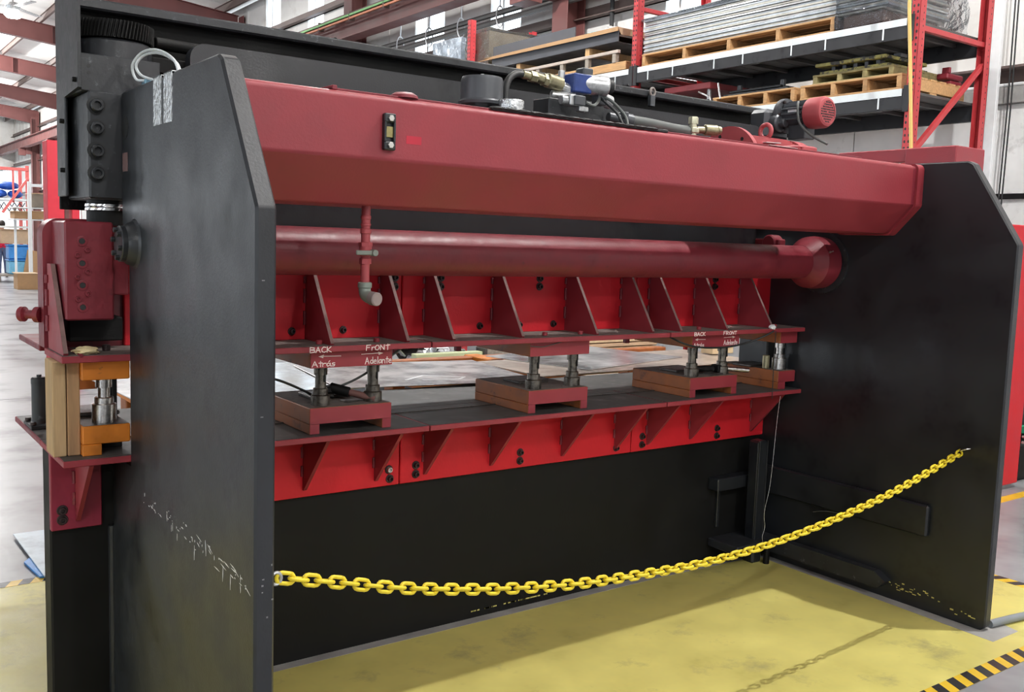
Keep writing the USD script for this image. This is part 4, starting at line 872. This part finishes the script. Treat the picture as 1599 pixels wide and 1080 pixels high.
dt = T('press_tool', 'old yellow and black press tool of stacked plates on the lower rack shelf', 'press tool', (7.6, 5.2, 3.17))
ym = MAT('worn_yellow_tool', (.32, .29, .09), .6, var=.4, scale=12, wear=(.04, .04, .04), wscale=14, wlo=.46, whi=.54)
dt.add('lower_plate', bx(7.32, 7.9, 4.84, 5.52, 3.17, 3.195, .003), ym)
for k in range(5): dt.add('spacer', bx(7.36, 7.44, 4.95 + .11 * k, 4.99 + .11 * k, 3.195, 3.235, .003), gunmetal)
dt.add('upper_plate', bx(7.30, 7.92, 4.86, 5.56, 3.235, 3.265, .004), ym)
dt.add('top_bar', bx(7.36, 7.8, 5.1, 5.22, 3.265, 3.285, .003), gunmetal)
dt.add('end_block', bx(7.5, 7.6, 4.85, 4.92, 3.265, 3.30, .004), gunmetal)
cl = T('press_tool', 'maroon press tool with chromed posts on the lower rack shelf behind the hose tee', 'press tool', (7.6, 7.1, 2.95))
cl.add('lower_plate', bx(7.34, 8.1, 6.86, 7.42, 2.948, 3.03, .004), red_dark)
cl.add('side_block', bx(7.36, 7.6, 6.95, 7.35, 3.03, 3.10, .004), red_dark)
cl.add('upper_plate', bx(7.32, 8.1, 6.82, 7.46, 3.20, 3.26, .005), motor_red)
for yy in (6.9, 7.4): cl.add('post', cyl((7.40, yy, 3.03), (7.40, yy, 3.21), .022, 16), silver)
d5 = T('press_tool', 'low black press tool with short posts on the lower rack shelf, above a pallet', 'press tool', (7.6, 6.3, 3.08))
d5.add('plate', bx(7.30, 8.0, 5.85, 6.62, 3.079, 3.105, .003), black)
d5.add('upper_plate', bx(7.36, 8.0, 5.98, 6.60, 3.125, 3.145, .003), black)
for yy in (6.0, 6.52): d5.add('post', cyl((7.42, yy, 3.1), (7.42, yy, 3.20), .026, 16), gunmetal)
solo('strut', tube([(7.3, 6.95, 3.17), (7.28, 6.78, 3.10), (7.28, 6.74, 2.96)], .010), silver, 'thin bent silver bar leaning on the maroon press tool', 'bar')
solo('strut', tube([(7.26, 6.66, 3.22), (7.24, 6.60, 3.06)], .009), silver, 'thin straight silver bar beside the black press tool', 'bar')
eh = T('lifting_eye_bolt', 'grey lifting eye bolt standing up behind the black top rail', 'eye bolt', (3.19, 3.33, 2.25))
eh.add('ring', tube([(3.19 + .014 * math.cos(a), 3.327, 2.315 + .018 * math.sin(a)) for a in np.linspace(0, 2 * PI, 25)], .006, 10), MAT('grey_eye', (.28, .25, .23), .5, .4))
eh.add('shank', cyl((3.19, 3.327, 2.26), (3.19, 3.327, 2.298), .006), gunmetal)
eh.add('foot', bx(3.175, 3.205, 3.32, 3.342, 2.25, 2.30, .002), gunmetal)
# near end tool seen right of the upright
d6 = T('press_tool', 'dark maroon clamp tool on the lower rack shelf right of the near upright', 'press tool', (8.0, 4.7, 3.1))
d6.add('body', cat([bx(7.95, 8.2, 4.68, 4.80, 3.12, 3.17, .01), bx(7.97, 8.0, 4.68, 4.75, 3.17, 3.22, .004), bx(8.0, 8.18, 4.68, 4.76, 3.08, 3.11, .004)]), red_dark)

# second bay of the rack
lp = T('pallet', 'long pale timber skid under the dark grey panels on the rack', 'pallet', (7.7, 9.3, 3.6))
lp.add('side_rail', bx(7.22, 7.26, 8.10, 10.6, 3.70, 3.735, .003), MAT('weathered_timber', (.46, .39, .34), .8, var=.2, scale=12, stretch=(4, .8, 4)))
lp.add('side_rail', bx(8.1, 8.14, 8.10, 10.6, 3.70, 3.735, .003), wood_grey)
for k in range(6): lp.add('post', bx(7.225, 7.275, 8.14 + .46 * k, 8.20 + .46 * k, 3.60, 3.70, .003), wood_grey)
for k in range(4): lp.add('bottom_rail', bx(7.25 + .25 * k, 7.33 + .25 * k, 8.1, 10.7, 3.565, 3.60, .003), wood_grey)
for k, yy in enumerate((8.62, 9.95)): solo('timber_beam', bx(7.25, 8.15, yy, yy + .075, 3.737, 3.825, .003), wood, ['square timber cross beam under the dark panels, nearer one', 'square timber cross beam under the dark panels, farther one'][k], 'timber')
solo('timber_beam', bx(7.23, 7.34, 7.98, 9.8, 3.51, 3.60, .004), wood_h, 'thick orange timber beam lying on the rack shelf under the skid', 'timber')
solo('timber_beam', bx(7.24, 7.32, 8.02, 8.4, 3.502, 3.512, .003), wood, 'thin timber slip under the thick orange beam', 'timber')
gp = T('panel_box', 'long dark grey folded metal panel lying on timber beams on the rack', 'metal panel', (7.7, 9.3, 3.83))
gp.add('side', bx(7.235, 7.25, 8.12, 10.55, 3.826, 3.965, .003), sheet_grey)
gp.add('side', bx(8.05, 8.065, 8.12, 10.55, 3.826, 3.965, .003), sheet_grey)
gp.add('bottom', bx(7.25, 8.05, 8.16, 10.5, 3.826, 3.836, .002), sheet_grey)
gp.add('end', bx(7.25, 8.05, 8.18, 8.19, 3.90, 3.92, .001), label_white)
cs = T('cardboard_sheet', 'brown cardboard sheet folded over the lower dark grey panel', 'cardboard', (7.6, 9.2, 3.97))
cs.add('top', bx(7.21, 8.1, 8.12, 10.7, 3.968, 3.976, .002), card)
cs.add('flap', prism(Polygon([(8.10, 3.975), (10.4, 3.975), (10.7, 3.955), (11.05, 3.945), (8.9, 3.93), (8.10, 3.93)]), 'yz', 7.205, 7.212), card)
cs.add('end_flap', prism(Polygon([(7.21, 3.975), (8.1, 3.975), (8.05, 3.925), (7.27, 3.90)]), 'xz', 8.11, 8.118), card_light)
g2 = T('panel_box', 'second dark grey metal panel lying on top of the cardboard on the rack', 'metal panel', (7.7, 9.8, 3.98))
g2.add('side', bx(7.30, 7.315, 8.95, 10.62, 3.978, 4.12, .003), sheet_grey)
g2.add('bottom', bx(7.315, 7.95, 8.95, 10.62, 3.978, 3.99, .002), sheet_grey)
g2.add('side', bx(7.95, 7.965, 8.95, 10.62, 3.978, 4.10, .003), sheet_grey)
solo('plastic_bundle', blob((7.5, 8.76, 4.02), (.14, .17, .045), 12, .35), MAT('grey_green_plastic', (.24, .30, .30), .35), 'crumpled grey-green plastic sheeting on the cardboard', 'plastic')
solo('plastic_bundle', blob((7.45, 8.46, 4.025), (.10, .08, .045), 15, .3), MAT('dusty_plastic', (.48, .45, .42), .5), 'bundled off-white plastic on the cardboard near the upright', 'plastic')
wb_ = T('wrapped_load', 'tan load wrapped in glossy clear film at the far end of the rack', 'wrapped load', (7.7, 11.6, 3.6))
wb_.add('load', crumple(7.32, 8.1, 10.75, 11.2, 3.51, 4.36, .02, 4, scale=4), MAT('tan_load', (.42, .36, .27), .7))
wb_.add('film', crumple(7.28, 8.14, 10.7, 11.25, 3.51, 4.39, .02, 6, scale=7), film_m)
wb2 = T('wrapped_load', 'silver blue load wrapped in film just beyond the last upright', 'wrapped load', (7.6, 11.8, 3.6))
wb2.add('load', crumple(7.3, 8.0, 11.4, 12.15, 3.52, 4.38, .025, 14, scale=5), MAT('silver_wrap', (.45, .52, .60), .25, .5, bump=.6, bscale=20))
solo('wall_cable', tube([(8.92, 10.15, 4.2), (8.92, 10.2, 7.0)], .03), rubber, 'thick black cable running up the wall behind the rack', 'cable')
solo('air_hose', tube([(6.9, 4.44, 4.2), (6.9, 4.42, 3.5), (6.9, 4.36, 2.9), (6.9, 4.31, 2.35), (6.9, 4.31, .05)], .014), cord_y, 'yellow air hose hanging straight down in front of the near red upright', 'hose')

# red machine to the right, floor pipe
rmh = T('shear_machine', 'tall red machine cabinet standing behind the right side plate', 'machine', (6.2, 3.7, 0))
rmh.add('cabinet', bx(5.725, 6.06, 3.275, 3.62, .03, 2.285, .006), red)
rmh.add('side_rail', bx(5.74, 5.80, 3.62, 4.13, 2.20, 2.285, .005), red)
rmh.add('cross_panel', bx(6.06, 6.86, 3.275, 3.33, .03, 1.83, .006), red_bright)
rmh.add('edge_bolt', cat([cyl((6.865, 3.27, z), (6.865, 3.25, z), .01, 10) for z in (.32, .36)]), silver)
rmh.add('far_post', bx(5.74, 5.80, 4.07, 4.13, .0, 2.22, .005), red)
gmn = T('green_machine', 'dark machine with green parts at the right edge of the photo', 'machine', (7.6, 3.5, 0))
gmn.add('base', bx(7.0, 8.2, 3.35, 4.1, .0, .28, .02), black_old)
gmn.add('body', bx(7.1, 8.1, 3.45, 4.0, .28, 1.3, .03), rack_black)
for k in range(6): gmn.add('green_fitting', bx(7.2 + .12 * k, 7.27 + .12 * k, 3.36, 3.46, .32 + .06 * (k % 3), .38 + .06 * (k % 3), .006), MAT('green_fitting', (.03, .28, .15), .4) if k == 0 else '/World/Looks/green_fitting')
solo('floor_pipe', tube(smoothpath([(4.10, 2.02, .018), (4.35, 1.98, .02), (4.7, 1.90, .02), (5.3, 1.74, .018)]), .017, 12), MAT('grey_conduit', (.20, .22, .24), .5), 'grey flexible conduit lying on the yellow floor by the right plate', 'pipe')

# ------------------------------------------------------------------ in front of the press, seen through the gap
sp = T('sheet_support', 'orange painted support table in front of the press carrying metal sheets', 'table', (2.9, 4.4, 0))
for x in (1.15, 2.55, 3.25, 4.3):
    sp.add('arm', bx(x, x + .10, 3.88, 4.95, .82, .905, .005), orange)
    sp.add('leg', bx(x + .01, x + .09, 4.6, 4.7, 0, .82, .005), orange_dull)
sp.add('rail', bx(1.0, 4.9, 4.85, 4.93, .84, .90, .005), orange_dull)
S1 = rot(bx(1.02, 2.42, 3.90, 4.86, .918, .922, .001), 2, (0, 0, 1), (1.7, 4.4, 0))
solo('metal_sheet', S1, alu, 'bright bare aluminium sheet on the support table, leftmost', 'metal sheet')
S2 = rot(bx(1.95, 2.98, 3.80, 4.62, .9245, .9285, .001), -9, (0, 0, 1), (2.5, 4.2, 0))
s2 = T('metal_sheet', 'film-covered sheet with white marks lying askew between the first two dies', 'metal sheet', (2.5, 4.2, .925))
s2.add('sheet', S2, MAT('scuffed_sheet', (.42, .40, .40), .3, .6, var=.2, scale=5))
s2.add('white_mark', prism(LineString([(2.30, 4.0), (2.45, 4.10), (2.62, 3.98), (2.55, 3.92), (2.38, 3.97)]).buffer(.008), 'xy', .9285, .9288), white_paint)
S3 = rot(bx(3.02, 4.75, 3.88, 4.52, .918, .924, .001), 1, (0, 0, 1), (3.8, 4.2, 0))
solo('metal_sheet', S3, film_tan, 'tan film-covered sheet on the support table behind the middle and third dies', 'metal sheet')
S4 = rot(bx(3.3, 4.3, 4.05, 4.8, .9255, .9295, .001), 14, (0, 0, 1), (3.8, 4.4, 0))
solo('metal_sheet', S4, alu, 'bright sheet lying askew on the tan sheet', 'metal sheet')
tbk = T('timber_block', 'short pale timber block with a red stamp standing on the sheets near the right frame', 'timber', (4.75, 4.22, .93))
tbk.add('block', bx(4.66, 4.86, 4.20, 4.30, .931, 1.02, .003), wood_pale)
tbk.add('stamp', cat([tube([(4.73 + .018 * math.cos(a), 4.199, .978 + .024 * math.sin(a)) for a in np.linspace(0, 2 * PI, 13)], .0035, 5), tube([(4.785 + .016 * math.cos(a), 4.199, .982 + .022 * math.sin(a)) for a in np.linspace(-1.5, 4.4, 11)], .0035, 5)]), red_bright)
fk = T('fork_beam', 'pale green steel beam lying on a heap of metal offcuts beyond the press', 'beam', (3.8, 6, .75))
fk.add('beam', bx(3.52, 4.10, 5.98, 6.06, .715, .775, .004), green_pale)
fk.add('end_plate', bx(4.10, 4.13, 5.96, 6.08, .70, .80, .003), dark_steel)
oc = T('offcut_heap', 'heap of bent shiny metal offcuts beyond the press', 'scrap metal', (3.8, 6.3, .4))
oc.add('bin', bx(3.2, 4.3, 6.1, 7.0, .0, .62, .01), gunmetal)
for k in range(34):
    c = np.array([3.22 + rng.random() * 1.05, 6.08 + rng.random() * .45, .62 + rng.random() * .24])
    p = prism(LineString([(0, 0), (.07, .05), (.14, 0)]).buffer(.003, cap_style=2), 'xz', 0, .10 + .1 * rng.random())
    p = rot(rot(p, rng.uniform(-50, 50), (0, 0, 1)), rng.uniform(-40, 40), (0, 1, 0))
    oc.add('offcut', mv(p, c), [alu, chrome, dark_steel][k % 3], smooth=False)
wst = T('board_stack', 'stack of pale slatted boards beyond the middle die', 'boards', (5.5, 6.2, .4))
for k in range(13): wst.add('board', bx(4.95, 5.95, 6.0 + .01 * (k % 2), 6.5, .40 + .036 * k, .428 + .036 * k, .003), [card_light, wood_pale][k % 2])
wst.add('base', bx(4.95, 5.95, 6.0, 6.5, .0, .40, .005), wood_grey)
wpl = T('wrapped_load', 'long low load under white wrapping on the floor beyond the press', 'wrapped load', (5.6, 5.6, 0))
wpl.add('load', crumple(3.7, 7.0, 5.35, 5.85, .0, .56, .02, 21, scale=3), MAT('white_wrap', (.68, .66, .64), .35, bump=.4, bscale=12))
wpl.add('strap', cat([bx(x, x + .02, 5.325, 5.335, .02, .57, 0) for x in (4.3, 5.2, 6.1)]), film_m)
pallet('pallet', 'low weathered pallet on the floor beyond the offcut heap', 4.15, 4.9, 6.6, 7.6, .001, wood_grey)
solo('timber_beam', bx(4.14, 4.75, 6.02, 6.12, .66, .80, .004), wood_grey, 'dark timber beam end beside the pale green beam', 'timber')
solo('timber_beam', bx(3.98, 4.75, 6.14, 6.24, .60, .68, .004), wood_pale, 'pale timber beneath the dark beam end', 'timber')
pnl = T('floor_panel', 'pale blue sheet leaning out at floor level behind the left end of the bed', 'metal panel', (.9, 5.0, 0))
pnl.add('sheet', prism(Polygon([(.815, 4.68), (1.5, 4.68), (1.5, 5.42), (.80, 5.42)]), 'xy', .012, .018), MAT('pale_blue_sheet', (.62, .72, .80), .35))
pnl.add('blue_edge', prism(Polygon([(.80, 4.70), (.835, 4.70), (.835, 5.05), (.775, 4.95)]), 'xy', .002, .011), blue_plastic)

# ------------------------------------------------------------------ far left: red frame, racks, boxes, bins, a worker
rc = T('red_frame_machine', 'bright red column and crossbar of a machine farther down the hall', 'machine', (2.4, 12, 0))
RCm = MAT('signal_red', (.72, .03, .055), .45, var=.05)
rc.add('column', bx(2.20, 2.375, 12.0, 12.25, 0, 2.58, .006), RCm)
rc.add('crossbar', bx(2.375, 2.80, 12.02, 12.2, 1.89, 1.98, .005), RCm)
rc.add('post', bx(2.46, 2.54, 12.02, 12.2, 0, 1.89, .005), RCm)
rc.add('panel', bx(2.56, 2.68, 12.01, 12.05, 0, 1.90, .003), white_paint)
fr = T('storage_rack', 'far pinkish red rack frame with a crossed brace holding blue tarps', 'rack', (4.9, 32, 0))
PK = MAT('pink_red_rack', (.75, .16, .15), .5)
for x in (3.6, 5.28): 
    for yy in (32.0, 33.2): fr.add('post', bx(x, x + .09, yy, yy + .08, 0, 3.4, .004), PK)
fr.add('post', bx(4.92, 4.97, 32.0, 32.05, 2.3, 3.3, .004), PK)
fr.add('beam', bx(3.6, 5.35, 31.98, 32.05, 3.24, 3.33, .004), PK)
q = bx(0, 1.25, -.03, .03, -.035, .035, .003); fr.add('brace', mv(rot(q, -56, (0, 1, 0)), (4.64, 31.96, 2.0)), PK)
for z in (2.36, 1.55): fr.add('shelf', bx(3.6, 5.36, 31.95, 33.2, z, z + .06, .004), label_white)
fr.add('mesh', cat([tube([(4.4 + .14 * k, 31.97, 2.05), (4.54 + .14 * k, 31.97, 2.3)], .012, 4) for k in range(6)] + [tube([(4.54 + .14 * k, 31.97, 2.05), (4.4 + .14 * k, 31.97, 2.3)], .012, 4) for k in range(6)]), gunmetal)
for k, (x, z, w) in enumerate(((4.62, 2.56, .20), (4.86, 2.80, .30), (5.05, 2.56, .20), (4.2, 2.56, .20))):
    solo('tarp_bundle', blob((x, 32.4, z), (w, .32, .12), 30 + k, .15), tarp_cyan if k == 3 else tarp_blue, ['blue tarp bundle in the middle of the far rack shelf', 'darker blue tarp bundle on top of the others', 'blue tarp bundle at the right end of the far shelf', 'cyan tarp bundle at the left end of the far shelf'][k], 'tarp')
wp = T('white_partition', 'white post and rail standing before the far rack', 'railing', (5.0, 29, 0))
wp.add('post', bx(4.83, 4.92, 29.0, 29.1, 0, 2.82, .004), white_paint); wp.add('rail', bx(4.92, 5.6, 29.0, 29.06, 2.68, 2.76, .004), white_paint)
wp.add('post', bx(5.55, 5.62, 29.0, 29.1, 0, 2.76, .004), white_paint)
def carton(x0, x1, y0, y1, z0, z1, m, label):
    t = T('carton', label, 'carton', ((x0 + x1) / 2, (y0 + y1) / 2, z0))
    t.add('body', bx(x0, x1, y0, y1, z0, z1, .006), m); t.add('flap', bx(x0 - .03, x1 + .03, y0 - .03, y1 + .03, z1, z1 + .02, .004), card_light)
pl = T('storage_rack', 'far white shelf carrying cartons beside the red column', 'rack', (5.2, 29.5, 0))
for z in (1.78, 2.1): pl.add('shelf', bx(4.5, 5.6, 29.15, 30.1, z, z + .03, .004), white_paint)
for x in (4.62, 5.5): pl.add('post', bx(x, x + .06, 29.9, 29.96, 0, 2.14, .003), white_paint)
carton(4.96, 5.5, 29.2, 30.0, 2.14, 2.5, MAT('dull_crate', (.24, .20, .16), .8), 'dull brown crate on the top far shelf behind the red column')
carton(4.52, 4.87, 29.16, 29.9, 1.82, 2.0, card, 'small brown carton jutting out at the left of the far shelf')
carton(4.95, 5.5, 29.16, 29.9, 1.82, 2.02, card, 'wide brown carton on the far shelf against the red column')
solo('cardboard_sheet', rot(bx(4.99, 5.40, 30.92, 30.96, .235, .92, .004), 10, (0, 1, 0), (5.2, 30.9, .235)), card, 'tall brown cardboard panel leaning against the blue bins', 'cardboard')
carton(4.27, 4.75, 27.3, 27.9, 0, .40, card, 'brown carton standing on the floor farthest left of the press')
for k in range(2):
    b = T('blue_bin', ['upper blue plastic bin stacked at the far end of the hall', 'lower blue plastic bin stacked at the far end of the hall'][k], 'bin', (4.9, 31, .2))
    z0 = .66 - .43 * k
    b.add('body', bx(4.64, 5.16, 31.0, 31.6, z0, z0 + .38, .03), blue_plastic if k == 0 else MAT('pale_blue_plastic', (.16, .45, .66), .4)); b.add('rim', bx(4.62, 5.18, 30.98, 31.62, z0 + .38, z0 + .42, .01), blue_plastic)
carton(4.5, 5.2, 31.3, 31.9, 1.10, 1.5, card_light, 'light cardboard tray above the blue bins')
solo('bin_table', cat([bx(4.3, 5.5, 30.85, 31.8, .17, .225, .004), bx(4.35, 4.42, 31, 31.7, 0, .17, .003), bx(5.18, 5.25, 31, 31.7, 0, .17, .003)]), wood_grey, 'low timber platform under the blue bins', 'platform')

# worker seen from behind
import manifold3d as m3
def bones(chain, n=20):
    tot = m3.Manifold()
    for (p, r), (q, s_) in chain:
        a = m3.Manifold.sphere(r, n).translate(tuple(map(float, p))); b = m3.Manifold.sphere(s_, n).translate(tuple(map(float, q)))
        tot = tot + m3.Manifold.batch_hull([a, b])
    me = tot.to_mesh(); t = trimesh.Trimesh(me.vert_properties[:, :3], me.tri_verts, process=True)
    trimesh.smoothing.filter_taubin(t, iterations=4); return t
px, py = 4.93, 34.2
def P(x, y, z): return (px + x, py + y, z)
wk = T('person', 'worker in a bright red shirt and jeans at the far left edge', 'person', (px, py, 0))
body = bones([((P(0, 0, 1.60), .095), (P(0, .02, 1.66), .09)), ((P(0, 0, 1.44), .055), (P(0, 0, 1.58), .06)), ((P(-.17, 0, 1.38), .075), (P(.17, 0, 1.38), .075)), ((P(0, 0, 1.35), .13), (P(0, 0, 1.02), .13)),
              ((P(-.08, 0, 1.30), .12), (P(.08, 0, 1.30), .12)), ((P(-.08, 0, .95), .115), (P(.08, 0, .95), .115)), ((P(-.21, 0, 1.36), .06), (P(-.25, .02, 1.09), .047)), ((P(-.25, .02, 1.09), .045), (P(-.26, .10, .86), .033)), ((P(.21, 0, 1.36), .06), (P(.26, .02, 1.09), .047)),
              ((P(.26, .02, 1.09), .045), (P(.27, .10, .86), .033)), ((P(.27, .10, .86), .03), (P(.27, .13, .77), .028)), ((P(-.26, .10, .86), .03), (P(-.26, .13, .77), .028)), ((P(.10, 0, .92), .10), (P(.11, .02, .50), .065)), ((P(.11, .02, .50), .062), (P(.12, 0, .09), .045)), ((P(-.10, 0, .92), .10), (P(-.10, .02, .50), .065)), ((P(-.10, .02, .50), .062), (P(-.11, 0, .09), .045))])
wk.add('body', body, skin, smooth=60)
wk.add('shirt', bones([((P(-.17, 0, 1.38), .088), (P(.17, 0, 1.38), .088)), ((P(-.06, 0, 1.35), .14), (P(-.06, 0, 1.0), .145)), ((P(.06, 0, 1.35), .14), (P(.06, 0, 1.0), .145)), ((P(-.21, 0, 1.36), .075), (P(-.245, .02, 1.12), .066)), ((P(.21, 0, 1.36), .075), (P(.255, .02, 1.12), .066))]), shirt_red, smooth=60)
wk.add('shirt_stripe', bx(px - .15, px + .15, py - .152, py - .142, 1.37, 1.40, .002), white_paint, 'white band across the shoulders')
wk.add('jeans', bones([((P(-.07, 0, .95), .125), (P(.07, 0, .95), .125)), ((P(.10, 0, .90), .112), (P(.11, .02, .50), .08)), ((P(.11, .02, .50), .08), (P(.12, 0, .10), .066)), ((P(-.10, 0, .90), .112), (P(-.10, .02, .50), .08)), ((P(-.10, .02, .50), .08), (P(-.11, 0, .10), .066))]), jeans, smooth=60)
wk.add('hair', bones([((P(0, -.01, 1.66), .102), (P(0, .0, 1.69), .098))]), hair_m, smooth=60)
for sx in (-.11, .12): wk.add('shoe', bones([((P(sx, -.02, .045), .045), (P(sx, .15, .04), .04))]), rubber, smooth=60)

# ceiling fan with lamp, top left
cf = T('ceiling_fan', 'white ceiling fan with a glowing lamp hanging under the roof', 'ceiling fan', (3.98, 25.29, 6.4))
cf.add('down_rod', cyl((3.98, 25.29, 6.72), (3.98, 25.29, 7.6), .02, 10), silver)
cf.add('motor', lathe([(.0, .30), (.10, .28), (.16, .20), (.14, .12), (.05, .10)][::-1], (3.98, 25.29, 6.42), (0, 0, 1), 24), silver)
cf.add('canopy', lathe([(.06, 0), (.15, .10), (.17, .22), (.05, .26)], (3.98, 25.29, 6.80), (0, 0, 1), 24), silver)
for k in range(3):
    a = 2 * PI * k / 3 + 2.9
    cf.add('blade', rot(bx(4.1, 4.95, 25.22, 25.36, 6.60, 6.615, .003), math.degrees(a), (0, 0, 1), (3.98, 25.29, 0)), silver)
cf.add('lamp', lathe([(0, 0), (.14, .02), (.20, .09), (.17, .14), (0, .15)], (3.98, 25.29, 6.34), (0, 0, 1), 24), lamp_m, 'glowing lamp bowl')
